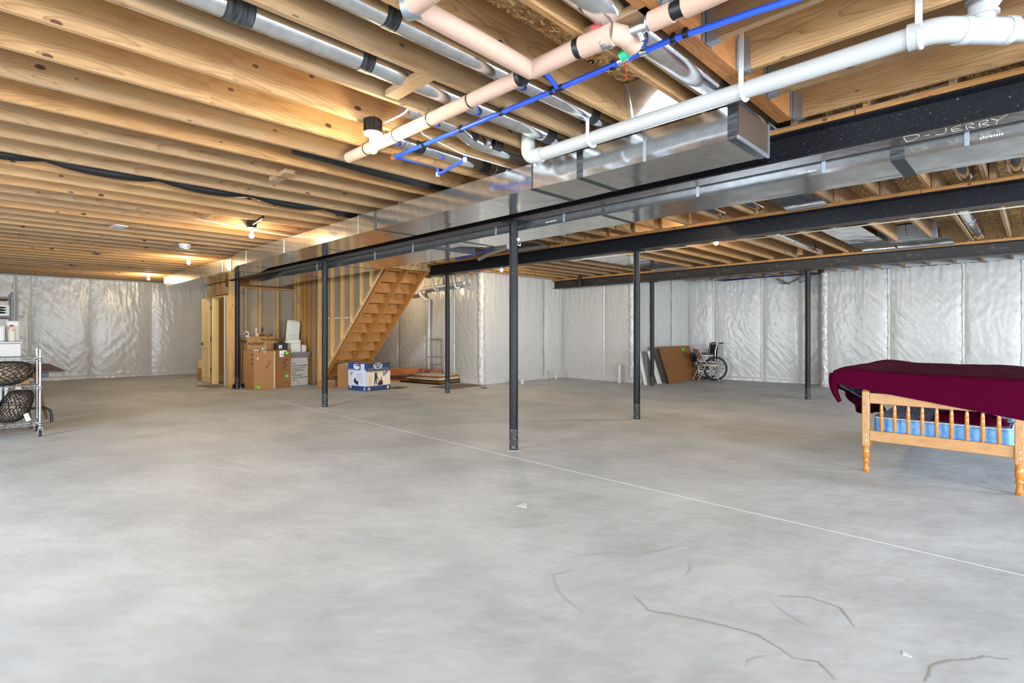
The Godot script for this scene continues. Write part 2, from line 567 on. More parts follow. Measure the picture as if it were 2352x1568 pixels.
# ------------------------------------------------------------------ the room
func slab(parent, a0: float, a1: float, b0: float, b1: float):
	var st := S(true)
	var nx := int(ceil((a1 - a0) / 0.4))
	var ny := int(ceil((b1 - b0) / 0.4))
	for j in ny:
		for i in nx:
			var q := []
			for e in [[i, j], [i + 1, j], [i + 1, j + 1], [i, j + 1]]:
				q.append(Vector2(lerpf(a0, a1, float(e[0]) / nx), lerpf(b0, b1, float(e[1]) / ny)))
			for k in [0, 2, 1, 0, 3, 2]:
				var v: Vector2 = q[k]
				st.set_uv(v)
				st.set_uv2(Vector2((v.x + 5.0) / 20.0, (v.y + 7.0) / 26.0))
				st.add_vertex(F(v.x, v.y))
	obj("slab", st, M.concrete, parent)

func ribbon(st, pts: Array, w: float, lift := 0.0012):
	for i in pts.size() - 1:
		var p: Vector2 = pts[i]
		var q: Vector2 = pts[i + 1]
		var d := (q - p).orthogonal().normalized()
		var w0 := w * (0.35 + 0.65 * sin(PI * clampf(float(i) / (pts.size() - 1), 0.03, 0.97)))
		var w1 := w * (0.35 + 0.65 * sin(PI * clampf(float(i + 1) / (pts.size() - 1), 0.03, 0.97)))
		var up := Vector3(0, lift, 0)
		var a := p - d * w0
		var b := p + d * w0
		var c := q + d * w1
		var e := q - d * w1
		tri(st, F(a.x, a.y) + up, F(b.x, b.y) + up, F(c.x, c.y) + up, Vector3.UP)
		tri(st, F(a.x, a.y) + up, F(c.x, c.y) + up, F(e.x, e.y) + up, Vector3.UP)

func wiggle(pts: Array, sd: int, amp: float) -> Array:
	var c := Curve3D.new()
	for i in pts.size():
		var t: Vector2 = (pts[mini(i + 1, pts.size() - 1)] - pts[maxi(i - 1, 0)]) / 6.0
		c.add_point(Vector3(pts[i].x, 0, pts[i].y), -Vector3(t.x, 0, t.y), Vector3(t.x, 0, t.y))
	var n := noise(sd, 0.9, FastNoiseLite.TYPE_SIMPLEX_SMOOTH, 3)
	var out := []
	var L := c.get_baked_length()
	for i in 41:
		var v := c.sample_baked(L * i / 40.0)
		out.append(Vector2(v.x + n.get_noise_2d(i * 0.9, 3) * amp, v.z + n.get_noise_2d(i * 0.9, 70) * amp))
	return out

var film_n := {}

func film_wall(called, a0: float, b0: float, a1: float, b1: float, seams: Array, sd: int, ext := [0.1, 0.1], top := 2.555, thick := 0.22):
	# runs from (a0, b0) to (a1, b1); the room lies to the left of that direction in plan (a to the right, b up)
	var d := Vector2(a1 - a0, b1 - b0)
	var L := d.length()
	d /= L
	var out := Vector2(-d.y, d.x)
	var root := frame_node(called)
	var st := S()
	var c: Vector2 = Vector2(a0 + a1, b0 + b1) * 0.5 - out * (thick * 0.5 + 0.01) + d * (ext[1] - ext[0]) * 0.5
	bx(st, P(c.x, 1.42, c.y), Vector3(L + ext[0] + ext[1], 2.9, thick), Basis(Vector3(d.x, 0, -d.y), Vector3.UP, Vector3(out.x, 0, -out.y)), 0.0)
	obj("wall_core", st, M.concrete, root)
	var n1 := noise(sd, 1.0, FastNoiseLite.TYPE_SIMPLEX_SMOOTH, 2)
	var n2 := noise(sd + 5, 1.0, FastNoiseLite.TYPE_SIMPLEX_SMOOTH, 3)
	var cuts := [0.0] + seams + [L]
	for k in cuts.size() - 1:
		var s0: float = cuts[k]
		var s1: float = cuts[k + 1]
		var nx := maxi(6, int((s1 - s0) / 0.026))
		var ny := 84
		var bulge := 0.045 + 0.02 * n1.get_noise_2d(k * 9.0, 4.0)
		var fn := func(u, v):
			var s: float = lerpf(s0, s1, u)
			var y: float = v * top
			var e := absf(2.0 * u - 1.0)
			var pil := 1.0 - pow(e, 5.0)
			var h := bulge * pil * (0.35 + 0.65 * sin(PI * clampf(v, 0.06, 0.97)))
			var up := smoothstep(0.45, 1.0, v)
			var wob: float = n1.get_noise_2d(s * 0.8, y * 0.9) * 0.5
			# gathers hanging from the staples, fanned out
			var g1: float = n1.get_noise_2d((s + wob * 0.5 * (1 - v)) * 9.0, y * 0.35 + 9.0)
			g1 = pow(maxf(1.0 - absf(g1) * 2.6, 0.0), 2.0)
			h += 0.014 * g1 * (0.3 + 0.7 * up) * pil
			# slack folds running diagonally lower down
			var side := 1.0 if sin(s * 2.3 + sd) > 0 else -1.0
			var g2: float = n2.get_noise_2d((s * 0.75 + side * y * 0.65) * 5.0, (y * 0.75 - side * s * 0.65) * 0.45)
			g2 = pow(maxf(1.0 - absf(g2) * 2.6, 0.0), 2.0)
			h += 0.0055 * g2 * (1.0 - 0.6 * up) * pil
			h += 0.004 * n2.get_noise_2d(s * 7.0, y * 3.0) * pil
			# the flap along each seam
			if (u < 0.05 and k > 0) or (u > 0.95 and k < cuts.size() - 2): h += 0.012 * n2.get_noise_2d(y * 5.0, k * 3.0 + u)
			var yy := y
			if v > 0.98: yy += 0.02 * n1.get_noise_2d(s * 5.0, 30.0)
			if v < 0.03: h += 0.02
			var q := Vector2(a0, b0) + d * s + out * (0.012 + maxf(h, 0.0))
			return P(q.x, yy + floor_y(q.y) * (1.0 - v), q.y)
		var f := S(true)
		sheet(f, nx, ny, fn, Vector3(out.x, 0, -out.y), Vector2(s1 - s0, top))
		obj("plastic_covered_insulation", f, M.film, root)
		if k > 0:
			var tp := S(true)
			sheet(tp, 3, 60, func(u, v):
				var q2: Vector2 = Vector2(a0, b0) + d * (s0 - 0.006 + u * (0.035 + 0.012 * n2.get_noise_2d(v * 9.0, s0))) + out * (0.018 + 0.022 * sin(u * 2.2) + 0.010 * n2.get_noise_2d(v * 22.0, s0 + u))
				return P(q2.x, 0.05 + (top - 0.06) * v, q2.y), Vector3(out.x, 0, -out.y), Vector2(0.1, top))
			obj("lapped_flap", tp, M.film, root)
	return root

func hole_wall(called, side: String, wins: Array, lo: float, hi: float):
	var root := frame_node(called)
	var put := func(t0: float, t1: float, y0: float, y1: float):
		var st := S()
		if side == "rear": bx(st, P((t0 + t1) / 2, (y0 + y1) / 2, REAR - 0.1), Vector3(t1 - t0, y1 - y0, 0.2), Basis(), 0.0)
		else: bx(st, P(LEFT - 0.1, (y0 + y1) / 2, (t0 + t1) / 2), Vector3(0.2, y1 - y0, t1 - t0), Basis(), 0.0)
		obj("wall_core", st, M.film, root)
	var t := lo
	for w in wins:
		put.call(t, w[1] - w[3] / 2, 0.0, 2.86)
		put.call(w[1] - w[3] / 2, w[1] + w[3] / 2, 0.0, w[2] - w[4] / 2)
		put.call(w[1] - w[3] / 2, w[1] + w[3] / 2, w[2] + w[4] / 2, 2.86)
		t = w[1] + w[3] / 2
	put.call(t, hi, 0.0, 2.86)

func build_room():
	var fl := frame_node("floor")
	slab(fl, -4.7, 3.655, -6.5, 17.6)
	slab(fl, 3.66, 14.8, -6.5, 17.6)
	var st := S()
	for i in 52:
		var b0 := -3.4 + i * 0.4
		bar(st, F(3.6575, b0) + Vector3(0, -0.003, 0), F(3.6575, b0 + 0.4) + Vector3(0, -0.003, 0), 0.0035, 0.01, Vector3.UP, 0.0)
	obj("control_joint", st, mat(Color(0.74, 0.74, 0.735), 0.9), fl)
	# damp rings and hairline cracks dried into the concrete
	var stain := mat(Color(0.57, 0.57, 0.565), 0.65)
	var faint := mat(Color(0.67, 0.67, 0.665), 0.65)
	for c in CRACKS:
		var f := S()
		var pts := []
		for i in range(1, c.size(), 2): pts.append(Vector2(c[i], c[i + 1]))
		ribbon(f, wiggle(pts, c.size() * 7 + int(c[1] * 100), 0.006), absf(c[0]) * 0.7)
		obj("hairline_crack" if c[0] > 0 else "dried_water_line", f, stain if c[0] > 0 else faint, fl)
	for q in [[2.45, 0.35, 0.018], [2.71, 0.02, 0.014], [2.69, 2.55, 0.05]]:
		var f := S()
		var pp := PackedVector2Array()
		for i in 18: pp.append(Vector2(cos(TAU * i / 18) * 1.5, sin(TAU * i / 18)) * q[2] * (0.6 + 0.16 * sin(i * 1.05) + 0.1 * cos(i * 1.9)))
		extrude(f, pp, 0.002, Transform3D(Basis(Vector3(0.7, 0, -0.7), Vector3(0.7, 0, 0.7), Vector3.UP), F(q[0], q[1]) + Vector3(0, -0.0005, 0)))
		obj("plaster_splash", f, mat(Color(0.79, 0.79, 0.785), 0.8), fl)
	film_wall("wall_back", 8.05, 17.2, -4.6, 17.2, [1.2, 2.3, 3.34, 4.65, 5.95, 7.08, 7.37, 8.6], 1)
	film_wall("wall_stairs_side", 8.05, 8.95, 8.05, 17.2, [0.9, 2.1, 3.3, 4.5, 5.7], 4, [-0.02, 0.1])
	film_wall("wall_projection", 10.95, 8.95, 8.05, 8.95, [0.75, 1.9], 5, [0.1, -0.02])
	film_wall("wall_recess", 10.95, 6.85, 10.95, 8.95, [0.75], 6, [-0.02, 0.1])
	film_wall("wall_corner", 13.35, 6.6, 10.95, 6.85, [0.8, 1.7], 7, [0.1, -0.02])
	film_wall("wall_right_far", 13.9, 3.6, 13.35, 6.6, [0.45, 1.25, 2.4], 8)
	film_wall("wall_right_step", 13.4, 3.42, 13.9, 3.6, [], 9, [-0.02, 0.1])
	# the film is bunched where it turns an outer corner
	for q in [[8.06, 8.94, "wall_projection_corner"], [10.96, 6.84, "wall_recess_corner"], [13.41, 3.40, "wall_right_corner"]]:
		var cr := frame_node(q[2])
		var cs := S(true)
		var cn := noise(int(q[0] * 10), 1.0, FastNoiseLite.TYPE_SIMPLEX_SMOOTH, 3)
		sheet(cs, 24, 90, func(u, v):
			var an: float = u * TAU
			var r: float = 0.075 + 0.02 * cn.get_noise_2d(an * 1.2, v * 14.0) + 0.012 * cn.get_noise_2d(cos(an) * 3.0, v * 40.0)
			return P(q[0], 0, q[1]) + Vector3(cos(an) * r, floor_y(q[1]) * (1 - v) + v * 2.55, sin(an) * r), Vector3(1, 0, 0), Vector2(0.5, 2.5))
		obj("bunched_film", cs, M.film, cr)
	film_wall("wall_right", 13.96, -6.4, 13.4, 3.42, [2.0, 4.0, 5.4, 6.6, 7.43, 8.62], 10, [0.1, -0.02])
	hole_wall("wall_rear", "rear", [WINDOWS[0], WINDOWS[1], WINDOWS[2]], -4.8, 14.4)
	hole_wall("wall_left", "left", [WINDOWS[3], WINDOWS[4]], -6.4, 17.4)
	var n := 1
	for w in WINDOWS:
		var root := frame_node("window_%d" % n)
		n += 1
		var fr := S()
		var gl := S()
		var bas := Basis() if w[0] == "rear" else Basis(Vector3(0, 0, -1), Vector3.UP, Vector3(1, 0, 0))
		var at := P(w[1], w[2], REAR - 0.1) if w[0] == "rear" else P(LEFT - 0.1, w[2], w[1])
		for sx in [-1, 0, 1]: bx(fr, at + bas * Vector3(sx * (w[3] / 2 - 0.03), 0, 0), Vector3(0.06, w[4], 0.09), bas)
		for sy in [-1, 1]: bx(fr, at + Vector3(0, sy * (w[4] / 2 - 0.03), 0), Vector3(w[3], 0.06, 0.08), bas)
		bx(gl, at, Vector3(w[3] - 0.1, w[4] - 0.1, 0.006), bas, 0.0)
		obj("window_frame", fr, M.whitep, root)
		var gm := mat(Color(0.95, 0.98, 1.0, 0.06), 0.02)
		gm.transparency = BaseMaterial3D.TRANSPARENCY_ALPHA
		obj("pane", gl, gm, root)

# ------------------------------------------------------------------ joists and subfloor
var joist_mesh := {}

func joist_piece(parent, called, a0: float, a1: float, b: float, along_b := false, m = null):
	var L := snappedf(a1 - a0, 0.01)
	var v := rng.randi() % 3
	var key := "%.2f_%d" % [L, v]
	if not joist_mesh.has(key):
		var st := S()
		bx(st, Vector3.ZERO, Vector3(L, 0.235, 0.038), Basis(), 0.004, Vector2(rng.randf() * 3.0, 0.09 * v))
		st.generate_normals()
		joist_mesh[key] = st.commit()
	var o := obj(called, joist_mesh[key], m if m else M.joist[rng.randi() % 4], parent)
	if along_b:
		o.position = P(b, HJ + 0.1175, (a0 + a1) / 2)
		o.rotation.y = PI / 2
	else:
		o.position = P((a0 + a1) / 2, HJ + 0.1175, b)
		if rng.randf() < 0.5: o.rotation.y = PI
	return o

func build_ceiling():
	var c := frame_node("ceiling")
	var st := S()
	bx(st, P(5.0, DECK + 0.09, 5.5), Vector3(19.8, 0.12, 24.4), Basis(), 0.0)
	obj("deck", st, M.osb, c)
	for i in 7:
		for j in 18:
			var p := S()
			bx(p, P(-1.1 + i * 2.44, DECK + 0.009, -2.9 + j * 1.22), Vector3(2.437, 0.018, 1.217), Basis(), 0.001, Vector2(rng.randf() * 3, rng.randf() * 3))
			obj("osb_panel", p, M.osb, c)
	letters("35", 0.07, P(2.66, DECK - 0.001, 1.93), Vector3(-0.55, 0, 0.83), Vector3.DOWN, M.ink, c, 1.0, "stamped_number")
	for n in range(-3, 36):
		var b := 2.73 + 0.406 * n
		joist_piece(c, "joist", -4.6, 3.965, b)
	for n in range(-18, 36):
		var b := 2.73 + 0.406 * n
		var b2 := b + 0.042
		if b2 > 8.85 and b2 < 12.45: joist_piece(c, "joist", 3.80, 5.35, b2)
		elif b2 > 8.7: joist_piece(c, "joist", 3.80, 6.54, b2)
		else: joist_piece(c, "joist", 3.80, 6.54, b2)
		if b < 8.85: joist_piece(c, "joist", 6.37, 10.67, b)
		elif b < 17.1: joist_piece(c, "joist", 6.37 if b > 12.45 else 6.5, 8.2, b)
		if b2 < 6.55: joist_piece(c, "joist", 10.5, 13.75, b2)
		elif b2 < 8.9: joist_piece(c, "joist", 10.5, 11.0, b2)
	for n in range(4, 22): joist_piece(c, "joist", -4.6, 0.99, 2.73 - 0.406 * n)
	# the doubled engineered header and the joists hung from it
	for k in 2:
		var h := S()
		bx(h, P(2.35, HJ + 0.1175, 1.148 + 0.045 * k), Vector3(2.72, 0.235, 0.0445), Basis(), 0.002, Vector2(0.4 * k, 0.03 * k))
		obj("engineered_header", h, M.lvl, c)
	var k := 0
	for a in [1.2, 1.62, 2.04, 2.46, 2.86, 3.26, 3.715]:
		joist_piece(c, "joist", -6.4, 1.12, a, true)
		var g := S()
		for s in [-1, 1]:
			bx(g, P(a + s * 0.0215, HJ + 0.085, 1.09), Vector3(0.003, 0.17, 0.055), Basis(), 0.0)
			bx(g, P(a + s * 0.037, HJ + 0.085, 1.122), Vector3(0.034, 0.17, 0.003), Basis(), 0.0)
			for q in 4: bx(g, P(a + s * 0.038, HJ + 0.025 + q * 0.04, 1.119), Vector3(0.008, 0.008, 0.004), Basis(), 0.002)
		bx(g, P(a, HJ - 0.002, 1.09), Vector3(0.046, 0.003, 0.06), Basis(), 0.0)
		for q in 3: bx(g, P(a - 0.012 + q * 0.012, HJ - 0.0045, 1.085), Vector3(0.004, 0.003, 0.035), Basis(), 0.001)
		obj("joist_hanger", g, M.galv2, c)
	# short blocks nailed between or under joists
	for q in [[1.72, 2.52, 0.0], [2.03, 1.36, 0.0], [1.92, 4.77, 0.0], [1.98, 7.0, 0.0], [1.5, 11.6, 0.0], [1.42, 14.0, 0.0]]:
		var bl := S()
		bx(bl, P(q[0], HJ + 0.019, q[1] - 0.006), Vector3(0.088, 0.038, 0.366), Basis(), 0.003, Vector2(rng.randf() * 2, 0.1))
		obj("block", bl, M.joist[1], c)
	for b in [1.5, 3.0, 4.4, 5.6, 7.2]:
		var bl := S()
		bx(bl, P(10.3, HJ + 0.08, b), Vector3(0.04, 0.14, 0.09), Basis(), 0.003, Vector2(rng.randf(), 0.1))
		obj("block", bl, M.joist[2], c)

# ------------------------------------------------------------------ steel beams and posts
func i_beam(label: String, a: float, b0: float, b1: float, m) -> Node3D:
	var t := thing("steel_beam", label, "beam", P(a, BEAM, b0), 0.0, "", "thing")
	var w := 0.0825
	var h := 0.191
	var f := 0.011
	var poly := PackedVector2Array([Vector2(-w, 0), Vector2(w, 0), Vector2(w, f), Vector2(0.004, f + 0.004), Vector2(0.004, h - f - 0.004), Vector2(w, h - f), Vector2(w, h), Vector2(-w, h), Vector2(-w, h - f), Vector2(-0.004, h - f - 0.004), Vector2(-0.004, f + 0.004), Vector2(-w, f)])
	var st := S()
	extrude(st, poly, b1 - b0, Transform3D(Basis(Vector3.RIGHT, Vector3.UP, Vector3(0, 0, -1)), Vector3.ZERO))
	obj("i_section", st, m, t)
	var un := S()
	bx(un, Vector3(0, -0.0008, -(b1 - b0) / 2), Vector3(w * 2 - 0.002, 0.0015, b1 - b0 - 0.02), Basis(), 0.0)
	obj("flange_underside", un, M.scale, t)
	var b := 0.0
	while b < b1 - b0 - 0.1:
		var L := minf(3.6, b1 - b0 - b)
		var s := S()
		bx(s, Vector3(0, h + 0.019, -(b + L / 2)), Vector3(0.165, 0.038, L - 0.004), Basis(), 0.003, Vector2(rng.randf(), 0.1))
		obj("sill_plate", s, M.pine2, t)
		b += L
	return t

func steel_post(label: String, a: float, b: float, group := "") -> Node3D:
	var y0 := floor_y(b)
	var t := thing("steel_post", label, "post", F(a, b), 0.0, group)
	var H := BEAM - y0
	var st := S(true)
	tube(st, [Vector3(0, 0, 0), Vector3(0, H * 0.5, 0), Vector3(0, H - 0.012, 0)], 0.0445, 24)
	obj("pipe", st, M.steel, t)
	var c := S()
	bx(c, Vector3(0, H - 0.006, 0), Vector3(0.17, 0.012, 0.2), Basis(), 0.002)
	for s in [-1, 1]: lathe(c, [[0.0, -0.022], [0.012, -0.022], [0.012, -0.012]], Transform3D(Basis(), Vector3(0.06 * s, H, 0.08)), 6)
	obj("cap_plate", c, M.steel, t)
	var f := S()
	lathe(f, [[0.0, 0.006], [0.062, 0.004], [0.066, 0.0]], Transform3D(), 20)
	obj("grout_ring", f, M.concrete, t)
	var wf := S(true)
	tube(wf, [Vector3(0, 0.0, 0), Vector3(0, 0.22, 0)], 0.0451, 24, false)
	obj("worn_foot", wf, M.worn, t)
	return t

func build_steel():
	var b1 := i_beam("black steel beam nearest the camera with a chalked name under its right end", 3.883, -6.4, 12.6, M.steel)
	# chalk writing on the underside of the lower flange: D . J E R R Y
	var pen := S(true)
	var strokes := [[[0.0, 0.15, 0.0, 0.9], [0.0, 0.9, 0.07, 0.98, 0.16, 0.85, 0.14, 0.45, 0.06, 0.12, 0.0, 0.15]], [[0.20, 0.5, 0.25, 0.5]],
		[[0.42, 0.95, 0.41, 0.4, 0.36, 0.15, 0.30, 0.3]], [[0.56, 0.9, 0.47, 0.8, 0.46, 0.2, 0.56, 0.25], [0.46, 0.52, 0.54, 0.52]],
		[[0.60, 0.1, 0.60, 0.75, 0.66, 0.9, 0.68, 0.65, 0.61, 0.45, 0.67, 0.12]], [[0.72, 0.1, 0.72, 0.8, 0.80, 0.9, 0.80, 0.6, 0.73, 0.45, 0.80, 0.12], [0.71, 0.4, 0.79, 0.5]],
		[[0.83, 0.9, 0.88, 0.5, 0.97, 1.0], [0.88, 0.5, 0.86, 0.0]]]
	for l in strokes:
		for s in l:
			var pts := []
			for i in range(0, s.size(), 2): pts.append(Vector3(lerpf(0.075, -0.06, 1.0 - s[i + 1]) * -1.0, -0.001, -(6.4 + lerpf(0.56, 0.10, s[i]))))
			tube(pen, rounded(pts, 0.02, 3), 0.0022, 5)
	obj("chalk_writing", pen, M.chalk, b1)
	var w := S(true)
	tube(w, [Vector3(-0.086, 0.232, -7.9), Vector3(-0.09, 0.215, -7.4), Vector3(-0.088, 0.222, -7.0), Vector3(-0.085, 0.235, -6.75)], 0.002, 5)
	obj("loose_wire", w, M.galv2, b1)
	i_beam("middle black steel beam that ends beside the top of the stairs", 6.455, -6.4, 8.73, M.steel)
	i_beam("farthest rust-stained steel beam that ends at the wrapped wall corner", 10.585, -6.4, 8.93, M.rust)
	var p := steel_post("tallest black steel post in the middle of the floor, nearest the camera", 3.883, 3.815)
	letters("8-7", 0.045, Vector3(-0.02, 2.16, 0.046), Vector3(0.2, -1, 0), Vector3(0, 0, 1), M.chalk, p)
	steel_post("black steel post standing before the stairs, left of the snow blower carton", 3.883, 7.98)
	steel_post("black steel post beside the door stud with trainers at its foot", 3.883, 11.94)
	steel_post("black steel post in front of the stack of picture frames", 6.455, 8.14)
	steel_post("black steel post left of the leaning brown carton", 6.455, 3.95)
	steel_post("black steel post standing left of the bed by the right wall", 10.585, 2.955)
	steel_post("thin far black steel post touching the leaning brown carton", 10.585, 6.09)
	var v := thing("vent_pipe", "short black pipe hanging below the joists in front of the far beam", "pipe", P(10.43, 2.33, 7.98))
	var s := S(true)
	tube(s, [Vector3.ZERO, Vector3(0, 0.48, 0)], 0.043, 18)
	obj("pipe", s, M.steel, v)
	var cu := S(true)
	tube(cu, [Vector3(0, 0.19, 0), Vector3(0, 0.25, 0)], 0.047, 18)
	obj("coupling", cu, M.steel, v)

const CRACKS := [
	[0.0060, 2.120, 1.315, 2.053, 1.198, 2.132, 1.019, 2.191, 0.793, 2.150, 0.683, 2.126, 0.642],
	[0.0040, 2.126, 0.642, 2.168, 0.570, 2.096, 0.497],
	[-0.0040, 2.295, 1.850, 2.315, 1.732, 2.449, 1.670, 2.515, 1.546, 2.758, 1.458],
	[-0.0040, 2.164, 1.660, 2.022, 1.713, 1.916, 1.597, 1.831, 1.381],
	[0.0050, 2.588, 0.841, 2.669, 0.737, 2.665, 0.615, 2.529, 0.532],
	[-0.0030, 2.510, 0.852, 2.452, 0.779, 2.400, 0.663],
	[0.0060, 2.302, 0.275, 2.426, 0.272, 2.513, 0.232, 2.582, 0.170, 2.638, 0.143, 2.677, 0.073],
	[-0.0030, 1.945, 0.742, 2.002, 0.756, 2.075, 0.720],
	[-0.0040, 2.644, 1.299, 2.547, 1.251, 2.469, 1.247],
]

# ------------------------------------------------------------------ sheet-metal ducts
func loft(st, r0: Array, r1: Array):
	# r = [a0, a1, y0, y1, b]
	var c := []
	for r in [r0, r1]: c.append([P(r[0], r[2], r[4]), P(r[1], r[2], r[4]), P(r[1], r[3], r[4]), P(r[0], r[3], r[4])])
	var mid := Vector3.ZERO
	for q in c:
		for v in q: mid += v / 8.0
	for i in 4:
		var j := (i + 1) % 4
		var q := [c[0][i], c[0][j], c[1][j], c[1][i]]
		var n: Vector3 = (q[0] + q[2]) * 0.5 - mid
		var w: float = c[0][i].distance_to(c[0][j])
		var L: float = absf(r1[4] - r0[4])
		var o: float = float(i) * 0.37 + r0[4]
		tri(st, q[0], q[1], q[2], n, Vector2(o, 0), Vector2(o, w), Vector2(o + L, w))
		tri(st, q[0], q[2], q[3], n, Vector2(o, 0), Vector2(o + L, w), Vector2(o + L, 0))
	for k in 2:
		var n: Vector3 = (c[k][0] + c[k][2]) * 0.5 - mid
		tri(st, c[k][0], c[k][1], c[k][2], n, Vector2(0, 0), Vector2(0.6, 0), Vector2(0.6, 0.2))
		tri(st, c[k][0], c[k][2], c[k][3], n, Vector2(0, 0), Vector2(0.6, 0.2), Vector2(0, 0.2))

func duct_run(t, secs: Array, called := "duct_section"):
	for i in secs.size() - 1:
		var st := S()
		var n := int(maxf(1.0, absf(secs[i + 1][4] - secs[i][4]) / 1.25))
		loft(st, secs[i], secs[i + 1])
		obj(called, st, M.galv, t)

func band(t, a0, a1, y0, y1, b, w, m, e := 0.003, called := "seam_band"):
	var st := S()
	bx(st, P((a0 + a1) / 2, (y0 + y1) / 2, b), Vector3(a1 - a0 + e * 2, y1 - y0 + e * 2, w), Basis(), 0.001, Vector2(b, 0))
	obj(called, st, m, t)

func cleat(t, a, y0, y1, b):
	var st := S()
	bx(st, P(a - 0.002, (y0 + y1) / 2, b), Vector3(0.004, y1 - y0, 0.022), Basis(), 0.001)
	lathe(st, [[0.0, 0.004], [0.005, 0.002], [0.006, 0.0]], Transform3D(Basis(Vector3.BACK, PI / 2), P(a - 0.004, y0 + 0.025, b)), 6)
	obj("hanger_strap", st, M.galv2, t)

func round_duct(label: String, pts: Array, r: float, bands: Array, group := "") -> Node3D:
	var t := thing("round_duct", label, "duct", pts[0], 0.0, group)
	var loc := []
	for p in pts: loc.append(p - pts[0])
	var st := S(true)
	tube(st, rounded(loc, 0.12, 5), r, 24)
	obj("pipe", st, M.galv, t)
	for q in bands:
		# q = [distance share along the first-to-last line, width, sealed?]
		var p: Vector3 = loc[0].lerp(loc[-1], q[0])
		var d: Vector3 = (loc[-1] - loc[0]).normalized() * q[1] * 0.5
		var s := S(true)
		tube(s, [p - d, p + d], r + 0.002, 24, false)
		obj("sealed_joint" if q[2] else "joint_ring", s, M.seam if q[2] else M.galv2, t)
		if not q[2]:
			var s2 := S(true)
			tube(s2, [p - d * 0.2, p + d * 0.2], r + 0.006, 24)
			obj("bead", s2, M.galv, t)
	return t

